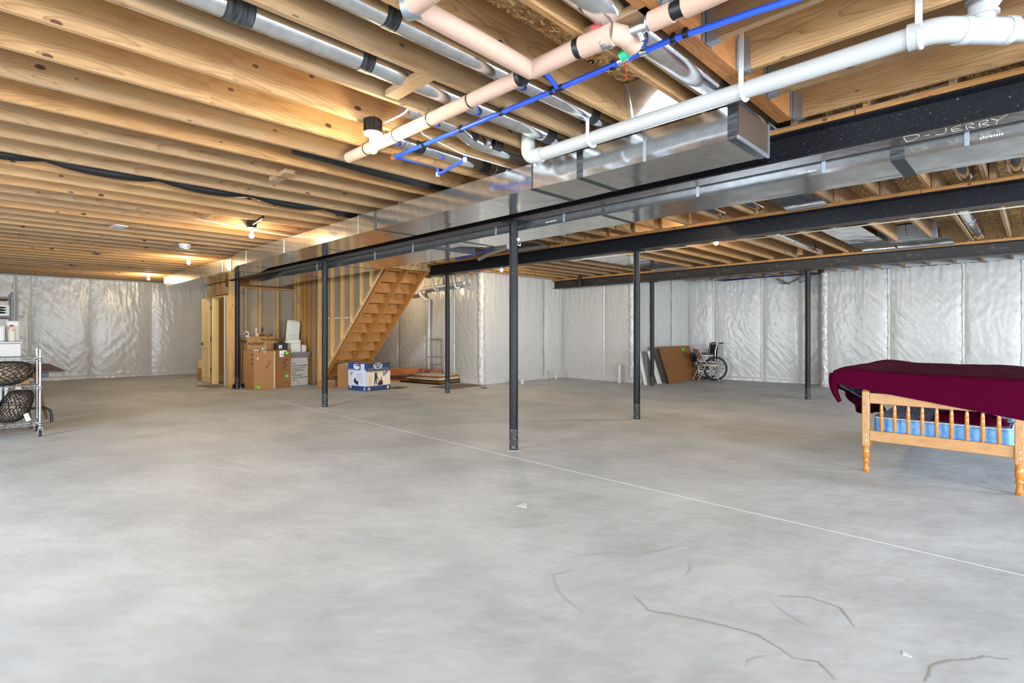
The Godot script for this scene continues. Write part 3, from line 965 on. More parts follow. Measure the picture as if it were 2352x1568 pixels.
func build_ducts():
	var t := thing("supply_duct", "long rectangular metal duct hung on the camera side of the nearest beam", "duct", Vector3.ZERO)
	duct_run(t, [[3.085, 3.56, 2.325, 2.52, 1.225], [3.085, 3.56, 2.325, 2.52, 2.35]])
	duct_run(t, [[3.085, 3.56, 2.325, 2.52, 2.37], [3.045, 3.56, 2.32, 2.515, 2.78]])
	duct_run(t, [[3.045, 3.56, 2.32, 2.515, 2.8], [3.045, 3.56, 2.32, 2.52, 5.07]])
	duct_run(t, [[3.045, 3.56, 2.32, 2.52, 5.09], [3.06, 3.56, 2.32, 2.525, 9.38]])
	duct_run(t, [[3.06, 3.56, 2.32, 2.525, 9.4], [3.19, 3.66, 2.30, 2.53, 10.1]])
	duct_run(t, [[3.19, 3.66, 2.30, 2.53, 10.12], [3.15, 3.7, 2.30, 2.535, 11.8]])
	duct_run(t, [[3.15, 3.7, 2.30, 2.535, 11.82], [3.15, 3.7, 2.29, 2.535, 14.4]])
	band(t, 3.085, 3.56, 2.325, 2.52, 1.255, 0.06, M.seam)
	band(t, 3.085, 3.56, 2.325, 2.52, 2.36, 0.055, M.seam)
	band(t, 3.05, 3.56, 2.32, 2.517, 2.79, 0.06, M.seam)
	band(t, 3.045, 3.56, 2.32, 2.52, 5.08, 0.05, M.seam)
	band(t, 3.06, 3.56, 2.32, 2.523, 6.72, 0.02, M.seam)
	band(t, 3.065, 3.56, 2.32, 2.525, 9.39, 0.03, M.seam)
	band(t, 3.185, 3.66, 2.30, 2.53, 10.1, 0.03, M.seam)
	band(t, 3.15, 3.7, 2.30, 2.535, 11.81, 0.03, M.seam)
	for b in [1.83, 3.07, 4.63, 5.45, 7.51]: cleat(t, 3.05 if b > 2 else 3.085, 2.322, 2.53, b)
	for b in [9.0, 10.5, 11.5, 12.9]: cleat(t, 3.06 if b < 9.5 else 3.165, 2.31, 2.53, b)
	var lip := S()
	bx(lip, P(3.32, 2.325, 1.222), Vector3(0.49, 0.02, 0.012), Basis(), 0.001)
	bx(lip, P(3.562, 2.425, 1.222), Vector3(0.012, 0.21, 0.012), Basis(), 0.001)
	obj("end_cap_rim", lip, M.galv2, t)
	lip = S()
	bx(lip, P(3.3225, 2.4225, 1.2235), Vector3(0.47, 0.19, 0.002), Basis(), 0.0)
	obj("end_cap", lip, mat(Color(0.34, 0.29, 0.25), 0.35, 0.3), t)
	var g := S()
	loft(g, [3.25, 3.7, 2.29, 2.535, 14.41], [3.2, 3.6, 2.40, 2.54, 14.9])
	obj("end_flap", g, M.galv2, t)

	t = thing("return_duct", "flatter rectangular metal duct on the far side of the nearest beam", "duct", Vector3.ZERO)
	duct_run(t, [[3.995, 4.47, 2.268, 2.5, -2.6], [3.995, 4.47, 2.268, 2.5, 0.60]])
	duct_run(t, [[3.995, 4.47, 2.268, 2.5, 0.63], [3.995, 4.47, 2.268, 2.5, 2.78]])
	duct_run(t, [[3.995, 4.47, 2.268, 2.5, 2.80], [3.995, 4.5, 2.265, 2.5, 4.75]])
	duct_run(t, [[3.995, 4.50, 2.262, 2.5, 4.77], [3.995, 4.18, 2.26, 2.5, 5.02], [3.995, 4.18, 2.26, 2.5, 5.3]])
	duct_run(t, [[3.995, 4.66, 2.245, 2.5, 5.32], [3.995, 4.66, 2.235, 2.5, 7.6]])
	duct_run(t, [[3.995, 4.66, 2.235, 2.5, 7.62], [3.995, 4.66, 2.235, 2.5, 9.45], [4.0, 4.66, 2.25, 2.5, 9.9], [4.25, 4.9, 2.26, 2.5, 12.3]])
	band(t, 3.995, 4.47, 2.268, 2.5, 0.615, 0.075, M.seam)
	band(t, 3.995, 4.47, 2.266, 2.5, 2.79, 0.045, M.seam)
	band(t, 3.995, 4.5, 2.262, 2.5, 4.76, 0.03, M.seam)
	band(t, 3.995, 4.66, 2.245, 2.5, 5.31, 0.03, M.seam)
	band(t, 3.995, 4.66, 2.235, 2.5, 7.61, 0.03, M.seam)
	band(t, 3.995, 4.66, 2.235, 2.5, 9.45, 0.02, M.seam)
	for b in [0.29, 1.02, 1.9, 3.25, 4.2, 5.76, 6.69, 8.5]: cleat(t, 3.995, 2.245 if b > 5 else 2.272, 2.4, b)
	for q in [[1.07, 0.12], [3.35, 0.14], [0.14, 0.1]]:
		var sp := S()
		for i in 9: bx(sp, P(3.9935, 2.30 + 0.006 * sin(i * 3.1), q[0] + i * q[1] / 9), Vector3(0.002, rng.randf_range(0.004, 0.012), 0.007), Basis(), 0.0)
		obj("stamped_marks", sp, M.white, t)

	round_duct("grey-banded round duct in the joist bay left of the nearest bulb, top left", [P(-0.6, 2.645, 2.53), P(3.3, 2.645, 2.53)], 0.064, [[0.365, 0.12, true], [0.525, 0.07, true], [0.9, 0.09, true]])
	round_duct("slim round duct above the pink insulated branch pipe", [P(0.0, 2.655, 2.12), P(3.35, 2.655, 2.12)], 0.056, [[0.40, 0.07, true], [0.86, 0.08, true]])
	round_duct("largest shiny round duct beside the engineered header", [P(0.2, 2.66, 1.357), P(4.9, 2.66, 1.357)], 0.092, [[0.60, 0.085, true]])
	round_duct("round duct with an adjustable elbow above the white drain elbow", [P(1.95, 2.665, 2.93), P(2.42, 2.665, 2.93), P(2.62, 2.63, 2.99), P(3.3, 2.64, 3.0)], 0.056, [[0.32, 0.05, false], [0.44, 0.10, true], [0.56, 0.05, false], [0.64, 0.09, true]])
	round_duct("round duct running behind the small blue pipe loop", [P(2.1, 2.655, 3.42), P(3.32, 2.655, 3.42)], 0.056, [[0.16, 0.04, false], [0.26, 0.09, true], [0.82, 0.09, true], [0.92, 0.03, false]])
	for q in [[5.4, 5.7, "short duct boot peeping over the long duct, near the black foam sleeve"], [6.6, 6.85, "small duct boot over the long duct before the second bulb"], [8.1, 8.3, "smallest duct boot over the long duct"]]:
		var d := thing("duct_boot", q[2], "duct", P(3.2, 2.52, q[0]))
		var s := S()
		bx(s, Vector3(0.1, 0.03, -0.11), Vector3(0.26, 0.055, 0.2), Basis(Vector3.BACK, 0.25), 0.006)
		obj("collar", s, M.galv, d)
		var s2 := S()
		bx(s2, Vector3(-0.04, 0.02, -0.11), Vector3(0.02, 0.06, 0.21), Basis(Vector3.BACK, 0.25), 0.004)
		obj("flange", s2, M.galv2, d)
	var pk := thing("return_boot", "flat grey metal boot closing the joist bay under the strand board", "duct", P(2.98, 2.58, 1.72))
	var s := S()
	bx(s, Vector3(0.0, 0.113, 0.0), Vector3(0.01, 0.225, 0.36), Basis(Vector3.BACK, 0.35), 0.002)
	obj("metal_sheet", s, M.galv, pk)
	s = S()
	bx(s, Vector3(0.0, 0.113, -0.165), Vector3(0.03, 0.235, 0.035), Basis(Vector3.BACK, 0.35), 0.004)
	obj("foil_edge", s, M.foil, pk)

	# ducts in the bays between the farther beams
	for q in [[0.47, 0.07, 4.9, 6.36, "round duct between the first two beams, second from the right edge"], [0.13, 0.075, 4.9, 6.36, "round duct between the first two beams at the right edge"], [2.28, 0.06, 4.6, 6.34, "thin round duct left of the flat shiny sheet between the beams"], [2.72, 0.06, 4.6, 6.34, "thin round duct farther left of the flat shiny sheet"]]:
		round_duct(q[4], [P(q[2], 2.67, q[0]), P(q[3], 2.665, q[0])], q[1], [[0.6, 0.06, true]])
	for q in [[0.62, 0.072, 7.2, 10.45, "round duct between the second and third beams near the right edge"], [2.72, 0.055, 7.6, 10.4, "long round duct between the farther beams, right of the bulb"], [5.25, 0.05, 7.6, 10.4, "far round duct between the farther beams, left of the bulb"]]:
		round_duct(q[4], [P(q[2], 2.66, q[0]), P(q[3], 2.655, q[0])], q[1], [[0.5, 0.05, false], [0.85, 0.08, true]])
	for q in [[5.35, 6.36, 1.575, 1.985, "flat dark metal sheet nailed under joists between the first two beams"], [8.0, 10.48, 1.62, 2.07, "crinkled metal sheet under joists between the farther beams at right"], [9.7, 10.48, 0.90, 1.60, "narrow bright metal sheet beside the farthest beam below the bay caps"], [7.0, 10.45, 5.15, 5.95, "wide pale metal sheet under joists left of the bulb behind the second beam"], [4.75, 6.36, 5.45, 6.3, "dark metal sheet under joists beyond the flatter duct"]]:
		var d := thing("panned_sheet", q[4], "sheet metal", P(q[0], HJ, q[2]))
		var st := S(true)
		var rn := noise(int(q[0] * 10), 1.6, FastNoiseLite.TYPE_SIMPLEX_SMOOTH, 2)
		sheet(st, 50, 20, func(u, v): return Vector3(u * (q[1] - q[0]), -0.006 - 0.005 * rn.get_noise_2d(u * 26.0, v * 0.8), -v * (q[3] - q[2])), Vector3.DOWN, Vector2(q[1] - q[0], q[3] - q[2]))
		obj("metal_sheet", st, M.galv, d)
		var e := S()
		bx(e, Vector3(q[1] - q[0] + 0.004, 0.0, -(q[3] - q[2]) / 2), Vector3(0.02, 0.05, q[3] - q[2]), Basis(Vector3.BACK, -0.4), 0.002)
		for k in 6: bx(e, Vector3(q[1] - q[0] - 0.03 - 0.016 * k, -0.012, -(q[3] - q[2]) / 2), Vector3(0.006, 0.005, q[3] - q[2]), Basis(), 0.001)
		obj("foil_edge", e, M.foil, d)
	for q in [1.14, 1.50]:
		var d := thing("bay_cap", ["bright metal cap closing a joist bay, nearer the right edge", "bright metal cap closing a joist bay, farther from the right edge"][0 if q < 1.3 else 1], "sheet metal", P(9.72, HJ, q))
		var st := S()
		bx(st, Vector3(-0.06, 0.11, -0.06), Vector3(0.008, 0.24, 0.355), Basis(Vector3.BACK, 0.5), 0.002)
		obj("metal_sheet", st, M.galv2, d)
		var e := S()
		bx(e, Vector3(-0.01, 0.004, -0.06), Vector3(0.03, 0.012, 0.36), Basis(), 0.002)
		obj("foil_edge", e, M.foil, d)

# ------------------------------------------------------------------ pipes
func pipe_clip(t, a, y, b, r, m, along := Vector3(0, 0, -1), w := 0.022):
	var st := S(true)
	var p: Vector3 = P(a, y, b) - t.position
	tube(st, [p - along * w * 0.5, p + along * w * 0.5], r + 0.005, 14)
	var s2 := S()
	bx(s2, p + Vector3(0, r * 0.9, 0), Vector3(0.02, r * 1.6, 0.02), Basis(), 0.002)
	st.append_from(s2.commit(), 0, Transform3D())
	obj("clip", st, m, t)

func poly(t, called, pts: Array, r, m, sides := 14, rad := 0.05):
	var loc := []
	for p in pts: loc.append(p - t.position)
	var st := S(true)
	tube(st, rounded(loc, rad, 6), r, sides)
	return obj(called, st, m, t)

func build_pipes():
	# white drain
	var t := thing("drain_pipe", "long white plastic drain pipe hung in front of the metal duct", "pipe", P(2.88, 2.49, 2.6))
	poly(t, "pipe", [P(2.88, 2.49, 2.60), P(2.88, 2.492, 0.34)], 0.0445, M.pvc, 24)
	poly(t, "elbow", [P(2.86, 2.66, 2.66), P(2.86, 2.487, 2.665), P(2.88, 2.49, 2.54)], 0.052, M.pvc, 24, 0.12)
	poly(t, "riser", [P(2.86, 2.80, 2.66), P(2.86, 2.60, 2.66)], 0.0445, M.pvc, 24)
	poly(t, "coupling", [P(2.88, 2.49, 2.60), P(2.88, 2.49, 2.55)], 0.0535, M.pvc, 24)
	poly(t, "bend", [P(2.88, 2.492, 0.40), P(2.885, 2.492, 0.30), P(2.985, 2.49, 0.21)], 0.0525, M.pvc, 24, 0.06)
	poly(t, "coupling", [P(2.88, 2.492, 0.405), P(2.88, 2.492, 0.355)], 0.056, M.pvc, 24)
	poly(t, "wye", [P(2.955, 2.49, 0.24), P(3.10, 2.488, 0.09)], 0.0535, M.pvc, 24)
	for k in [[2.965, 0.23], [3.095, 0.095]]: poly(t, "coupling", [P(k[0] - 0.012, 2.49, k[1] + 0.012), P(k[0] + 0.012, 2.49, k[1] - 0.012)], 0.057, M.pvc, 24)
	poly(t, "pipe", [P(3.08, 2.488, 0.11), P(3.62, 2.483, -0.46)], 0.0445, M.pvc, 24)
	poly(t, "branch", [P(3.02, 2.49, 0.17), P(3.02, 2.60, 0.172), P(3.02, 2.81, 0.172)], 0.046, M.pvc, 24, 0.03)
	poly(t, "coupling", [P(3.02, 2.545, 0.17), P(3.02, 2.558, 0.17)], 0.058, M.pvc, 24)
	poly(t, "coupling", [P(3.02, 2.615, 0.17), P(3.02, 2.63, 0.17)], 0.058, M.pvc, 24)
	poly(t, "side_inlet", [P(3.03, 2.575, 0.165), P(3.075, 2.66, 0.12), P(3.075, 2.69, 0.12)], 0.036, M.pvc, 20, 0.02)
	for q in [[2.105, 2.80], [1.11, 2.80], [0.362, 2.80]]:
		var s := S()
		bx(s, P(2.835, (2.49 + q[1]) / 2, q[0]) - t.position, Vector3(0.005, q[1] - 2.49, 0.026), Basis(), 0.001)
		for k in 7: bx(s, P(2.8315, 2.56 + k * 0.032, q[0]) - t.position, Vector3(0.002, 0.005, 0.006), Basis(), 0.0)
		obj("hanger_strap", s, M.whitep, t)
		var h := S(true)
		var ring := []
		for k in 11:
			var an := PI * (1.0 - k / 10.0) + PI
			ring.append(P(2.88 + cos(an) * 0.05, 2.49 + sin(an) * 0.05, q[0]) - t.position)
		tube(h, ring, 0.011, 8)
		obj("hanger_hook", h, M.whitep, t)
	# blue water pipe
	t = thing("water_pipe", "long blue water pipe clipped under the joists", "pipe", P(2.27, 2.55, 2.0))
	poly(t, "pipe", [P(2.27, 2.552, 3.53), P(2.27, 2.55, 1.9), P(2.255, 2.55, 1.2), P(2.30, 2.548, 0.85), P(2.36, 2.545, 0.5), P(2.5, 2.54, -1.2)], 0.0145, M.pex)
	poly(t, "branch", [P(2.27, 2.55, 1.885), P(2.12, 2.595, 1.868), P(1.5, 2.60, 1.86), P(0.9, 2.60, 1.85)], 0.0135, M.pex)
	poly(t, "branch", [P(2.27, 2.552, 3.53), P(2.29, 2.57, 3.55), P(2.75, 2.60, 3.60)], 0.0125, M.pex)
	for b in [3.13, 2.72, 2.335, 1.93, 1.53, 1.19, 1.13]: pipe_clip(t, 2.27 if b > 1.3 else 2.258, 2.55, b, 0.0145, M.black)
	pipe_clip(t, 1.80, 2.60, 1.864, 0.0135, M.black, Vector3(1, 0, 0))
	poly(t, "crimp_ring", [P(2.27, 2.552, 3.54), P(2.27, 2.552, 3.51)], 0.018, M.lvl)
	poly(t, "crimp_ring", [P(2.27, 2.55, 1.90), P(2.27, 2.55, 1.85)], 0.018, M.black)
	poly(t, "tee", [P(2.255, 2.55, 1.36), P(2.256, 2.55, 1.325)], 0.02, M.chrome)
	poly(t, "branch", [P(2.255, 2.55, 1.345), P(2.235, 2.60, 1.34)], 0.0145, M.pex)
	poly(t, "shutoff_valve", [P(2.26, 2.55, 1.485), P(2.26, 2.55, 1.42)], 0.021, M.chrome)
	var lv := S()
	bar(lv, P(2.262, 2.53, 1.455) - t.position, P(2.268, 2.455, 1.445) - t.position, 0.018, 0.004)
	obj("valve_lever", lv, M.red, t)
	t = thing("water_pipe_loop", "small blue pipe loop hanging under the joists before the duct", "pipe", P(2.7, 2.53, 3.35))
	poly(t, "pipe", [P(2.733, 2.53, 3.565), P(2.652, 2.53, 3.145)], 0.0125, M.pex)
	for q in [[2.735, 3.58], [2.652, 3.13]]:
		poly(t, "riser", [P(q[0], 2.535, q[1]), P(q[0], 2.64, q[1])], 0.0115, M.pex)
		var s := S(true)
		lathe(s, [[0, -0.018], [0.016, -0.014], [0.016, 0.016], [0.0, 0.02]], Transform3D(Basis(), P(q[0], 2.53, q[1]) - t.position), 10)
		obj("elbow_fitting", s, M.whitep, t)
	# pink foam-sleeved pipe
	t = thing("insulated_pipe", "pale pink foam-sleeved pipe under the joists, with black ties", "pipe", P(2.0, 2.533, 2.0))
	var js := [3.72, 3.45, 3.07, 2.69, 2.31, 1.90]
	for i in js.size() - 1:
		poly(t, "foam_sleeve", [P(2.0, 2.53, js[i] - 0.004), P(2.0, 2.53, js[i + 1] + 0.004)], 0.040, M.foamp, 20)
		if i > 0: poly(t, "tie", [P(2.0, 2.53, js[i] - 0.006), P(2.0, 2.53, js[i] + 0.006)], 0.0405, M.black, 20)
	pipe_clip(t, 2.0, 2.53, 1.91, 0.04, M.black, Vector3(0, 0, -1), 0.03)
	poly(t, "foam_sleeve", [P(1.985, 2.53, 1.82), P(1.985, 2.53, 1.53)], 0.044, M.foamp, 20)
	poly(t, "foam_sleeve", [P(1.99, 2.53, 1.51), P(2.0, 2.53, 1.345)], 0.049, M.foamp, 20)
	poly(t, "foam_sleeve", [P(2.0, 2.535, 1.355), P(2.04, 2.528, 1.315), P(2.125, 2.515, 1.31)], 0.045, M.foamp, 20, 0.03)
	pipe_clip(t, 1.985, 2.53, 1.52, 0.042, M.black, Vector3(0, 0, -1), 0.03)
	poly(t, "foam_sleeve", [P(2.05, 2.54, 1.185), P(2.05, 2.54, 1.085)], 0.042, M.foamp, 20)
	poly(t, "foam_sleeve", [P(2.05, 2.54, 1.20), P(2.05, 2.54, 1.19)], 0.034, M.galv2, 20)
	poly(t, "black_sleeve", [P(2.05, 2.54, 1.085), P(2.05, 2.54, 1.03)], 0.036, M.black, 20)
	poly(t, "foam_sleeve", [P(2.05, 2.54, 1.03), P(2.05, 2.535, -1.2)], 0.046, M.foamp, 20)
	poly(t, "foam_sleeve", [P(1.985, 2.53, 1.825), P(1.26, 2.53, 1.805)], 0.044, M.foamp, 20)
	poly(t, "foam_sleeve", [P(1.25, 2.53, 1.82), P(1.25, 2.53, 1.2)], 0.045, M.foamp, 20)
	var tp := S(true)
	tube(tp, [P(1.24, 2.53, 1.84) - t.position, P(1.27, 2.53, 1.78) - t.position], 0.05, 18)
	obj("duct_tape", tp, M.galv2, t)
	tp = S(true)
	tube(tp, [P(1.998, 2.53, 1.40) - t.position, P(2.005, 2.53, 1.355) - t.position], 0.0505, 18)
	bx(tp, P(1.985, 2.585, 1.375) - t.position, Vector3(0.004, 0.05, 0.05), Basis(Vector3.RIGHT, 0.3), 0.001)
	obj("duct_tape", tp, M.galv2, t)
	poly(t, "mixing_valve", [P(2.05, 2.535, 1.30), P(2.05, 2.535, 1.20)], 0.026, M.chrome, 8)
	poly(t, "mixing_valve", [P(2.05, 2.535, 1.245), P(2.075, 2.49, 1.235)], 0.02, M.chrome, 8)
	poly(t, "valve_cap", [P(2.13, 2.505, 1.345), P(2.14, 2.50, 1.39)], 0.026, M.green, 10)
	var r := S()
	bar(r, P(1.965, 2.58, 1.44) - t.position, P(1.985, 2.575, 1.355) - t.position, 0.02, 0.004, Vector3(1, 0.4, 0))
	obj("valve_lever", r, M.red, t)
	# black foam sleeves
	t = thing("foam_sleeve_pipe", "black foam sleeve sagging in the bay above the pink pipe end", "pipe sleeve", P(1.9, 2.63, 4.1))
	poly(t, "foam_sleeve", [P(1.75, 2.65, 4.12), P(2.1, 2.63, 4.09), P(2.5, 2.612, 4.09), P(2.9, 2.615, 4.1), P(3.3, 2.64, 4.1)], 0.055, M.black, 14, 0.2)
	poly(t, "tie", [P(2.30, 2.622, 4.09), P(2.315, 2.621, 4.09)], 0.057, M.steel, 14)
	t = thing("foam_sleeve_pipe", "long black foam sleeve sagging in loops between joists at left", "pipe sleeve", P(1.0, 2.62, 5.78))
	var a := -0.4
	while a < 3.1:
		poly(t, "foam_sleeve", [P(a, 2.655, 5.78), P(a + 0.2, 2.612, 5.77), P(a + 0.42, 2.603, 5.77), P(a + 0.64, 2.617, 5.78), P(a + 0.80, 2.655, 5.78)], 0.05, M.black, 12, 0.15)
		a += 0.80
	# white drain along the far wall
	t = thing("drain_pipe", "white drain pipe with elbows along the wrapped wall behind the stairs", "pipe", P(7.85, 2.3, 10.2))
	poly(t, "pipe", [P(7.86, 2.34, 9.3), P(7.86, 2.30, 10.95)], 0.045, M.pvc, 16)
	poly(t, "elbow", [P(7.86, 2.31, 10.8), P(7.86, 2.29, 11.05), P(7.88, 2.10, 10.95), P(7.93, 2.0, 10.75)], 0.05, M.pvc, 16, 0.1)
	poly(t, "downpipe", [P(7.94, 2.05, 10.75), P(7.94, 0.1, 10.75)], 0.042, M.pvc, 16)
	poly(t, "pipe", [P(7.84, 2.22, 11.05), P(7.84, 2.18, 12.4)], 0.045, M.pvc, 16)
	for b in [9.55, 10.35]: poly(t, "hanger_hook", [P(7.82, 2.56, b + 0.12), P(7.80, 2.36, b + 0.03), P(7.80, 2.25, b), P(7.92, 2.24, b), P(7.92, 2.5, b)], 0.02, M.whitep, 8, 0.08)
	t = thing("drain_pipe", "short white and blue pipes hanging past the post, above the second beam", "pipe", P(6.25, 2.55, 6.9))
	poly(t, "pipe", [P(6.3, 2.52, 7.05), P(6.15, 2.56, 6.6), P(5.9, 2.56, 5.9)], 0.04, M.pvc, 14)
	poly(t, "water_pipe", [P(6.1, 2.53, 7.45), P(6.0, 2.54, 6.85)], 0.018, M.pex, 10)
	poly(t, "water_pipe", [P(6.0, 2.55, 6.9), P(5.95, 2.60, 6.2)], 0.018, M.pex, 10)

# ------------------------------------------------------------------ lamps
func lamp(label: String, p: Vector3, box: bool, power: float, big := 1.0) -> Node3D:
	# p = centre of the bulb
	var t := thing("bulb_light", label, "light", p)
	if box:
		var b := S()
		lathe(b, [[0.0, 0.19], [0.052, 0.188], [0.054, 0.10], [0.0, 0.10]], Transform3D(Basis(), Vector3.ZERO), 8)
		for k in 4: bx(b, Vector3(0.054 * cos(k * 1.57 + 0.4), 0.145, 0.054 * sin(k * 1.57 + 0.4)), Vector3(0.008, 0.09, 0.008), Basis(), 0.001)
		obj("junction_box", b, M.blackp, t)
	var h := S(true)
	lathe(h, [[0.0, 0.102], [0.06, 0.10], [0.062, 0.09], [0.045, 0.082], [0.024, 0.078], [0.022, 0.045], [0.0, 0.045]], Transform3D(), 20)
	obj("lamp_holder", h, M.whitep, t)
	var g := S(true)
	lathe(g, [[0.0, 0.05], [0.016, 0.048], [0.017, 0.03], [0.030, 0.008], [0.032, -0.006], [0.026, -0.024], [0.012, -0.033], [0.0, -0.035]], Transform3D(), 20)
	var m := mat(Color(1, 0.97, 0.9), 0.4)
	m.emission_enabled = true
	m.emission = Color(1.0, 0.93, 0.78)
	m.emission_energy_multiplier = 14.0
	obj("bulb", g, m, t)
	var l := OmniLight3D.new()
	l.name = "bulb_glow"
	t.add_child(l)
	l.light_color = Color(1.0, 0.91, 0.73)
	l.light_energy = power
	l.omni_range = 30.0
	l.omni_attenuation = 2.0
	l.light_size = 0.03
	l.shadow_enabled = true
	return t

const BULB := 1.7

func build_lamps():
	lamp("nearest bare bulb in a black box, left of the pink pipe", P(1.815, 2.395, 3.06), true, BULB * 0.5)
	lamp("second bare bulb back, above the long duct", P(2.487, 2.442, 7.12), true, BULB)
	lamp("third bare bulb back, behind the smoke alarm", P(2.727, 2.474, 10.91), false, BULB)
	lamp("farthest bare bulb beside the end of the long duct", P(2.875, 2.474, 14.81), false, BULB)
	lamp("bare bulb just under the middle beam, right of the centre post", P(7.377, 2.474, 3.235), false, BULB * 1.2)
	lamp("bare bulb left of the centre post, above the wrapped wall corner", P(7.488, 2.474, 7.70), false, BULB)
	lamp("bare bulb up in the joist bay hidden behind the flatter duct", P(5.2, 2.708, 2.93), false, BULB * 0.35)
	lamp("bare bulb beyond the stairs, hidden by the flight", P(7.0, 2.474, 11.26), false, BULB * 0.8)
	for q in [[P(1.87, 2.56, 3.02), P(1.93, 2.60, 2.85), P(1.95, 2.68, 2.77)], [P(2.05, 2.69, 2.77), P(2.08, 2.60, 2.85), P(2.12, 2.56, 2.98), P(2.6, 2.56, 3.11), P(3.2, 2.57, 3.11)]]:
		var t := thing("electric_cable", ["short white cable entering the nearest black bulb box", "white cable running along the joist past the blue pipe"][0 if q.size() == 3 else 1], "cable", q[0])
		var loc := []
		for p in q: loc.append(p - q[0])
		var s := S(true)
		tube(s, rounded(loc, 0.06, 5), 0.006, 8)
		obj("sheath", s, M.whitep, t)
	for q in [["white cable stapled under the middle beam, leading to the bulb", [P(6.60, 2.338, 5.2), P(6.75, 2.362, 4.4), P(7.2, 2.44, 3.3), P(6.9, 2.388, 2.2), P(6.75, 2.364, 1.0), P(6.66, 2.348, -0.6)]], ["white cable along the left joists by the second bulb", [P(1.7, 2.60, 7.26), P(2.3, 2.57, 7.30), P(2.9, 2.56, 7.42), P(3.3, 2.56, 7.5)]], ["white cable dangling in the lit bay between the first two beams", [P(5.0, 2.65, 2.75), P(5.4, 2.60, 2.75), P(5.7, 2.63, 2.73), P(6.2, 2.66, 2.7)]]]:
		var t := thing("electric_cable", q[0], "cable", q[1][0])
		var loc := []
		for p in q[1]: loc.append(p - q[1][0])
		var s := S(true)
		tube(s, rounded(loc, 0.3, 6), 0.006, 8)
		obj("sheath", s, M.foamw, t)

func build_ceiling_bits():
	var t := thing("smoke_alarm", "round white smoke alarm under the left joists", "alarm", P(2.295, 2.535, 9.4))
	var s := S(true)
	lathe(s, [[0.0, 0.045], [0.085, 0.045], [0.085, 0.022], [0.072, 0.016], [0.070, -0.012], [0.06, -0.02], [0.0, -0.022]], Transform3D(), 28)
	obj("cover", s, M.whitep, t)
	s = S()
	bx(s, Vector3(0, 0.06, 0), Vector3(0.1, 0.034, 0.42), Basis(), 0.003)
	obj("mount_block", s, M.joist[0], t)
	s = S()
	for k in 22: bx(s, Vector3(0.072 * cos(k * TAU / 22), 0.008, 0.072 * sin(k * TAU / 22)), Vector3(0.004, 0.01, 0.01), Basis(Vector3.UP, -k * TAU / 22), 0.0)
	obj("vents", s, M.galv2, t)
	t = thing("ceiling_box", "flat white square plate under the left joists", "plate", P(1.315, 2.572, 8.43))
	s = S()
	bx(s, Vector3.ZERO, Vector3(0.14, 0.012, 0.26), Basis(Vector3.UP, 0.12), 0.002)
	obj("cover", s, M.whitep, t)
	t = thing("pipe_bracket", "black pipe stub bracketed under the joists before the second bulb", "bracket", P(2.42, 2.545, 6.95))
	s = S(true)
	tube(s, [Vector3.ZERO, Vector3(-0.01, 0.03, 0.42)], 0.018, 10)
	obj("pipe", s, M.steel, t)
	s = S(true)
	lathe(s, [[0, -0.03], [0.035, -0.03], [0.04, 0.0], [0.035, 0.03], [0, 0.03]], Transform3D(Basis(), Vector3(0, 0, 0)), 12)
	obj("flange", s, M.steel, t)
	t = thing("cable_tangle", "loose tangle of thin black wire above the right wrapped wall", "wire", P(13.5, 2.46, 4.1))
	s = S(true)
	var pts := []
	for i in 40: pts.append(Vector3(-0.03, 0.09 * sin(i * 1.9) - 0.02, 0.28 * sin(i * 0.63) + 0.1 * cos(i * 1.3)))
	tube(s, pts, 0.004, 5)
	obj("wire", s, M.black, t)
	t = thing("water_pipe", "thin blue pipes running along the top of the right wall", "pipe", P(13.3, 2.545, 5.2))
	s = S(true)
	tube(s, [Vector3(0.0, 0, -0.6), Vector3(0.1, 0.005, 0.9), Vector3(0.25, 0.01, 4.6)], 0.012, 8)
	tube(s, [Vector3(0.0, -0.03, -0.5), Vector3(0.08, 0.01, 0.6), Vector3(0.22, 0.012, 3.0)], 0.01, 8)
	obj("pipe", s, mat(Color(0.10, 0.08, 0.40), 0.35), t)

# ------------------------------------------------------------------ stud partition with the door
func stick(parent, called, c: Vector3, s: Vector3, m, bas := Basis()):
	var st := S()
	bx(st, c, s, bas, 0.003, Vector2(rng.randf() * 2.0, rng.randf() * 0.2))
	return obj(called, st, m, parent)

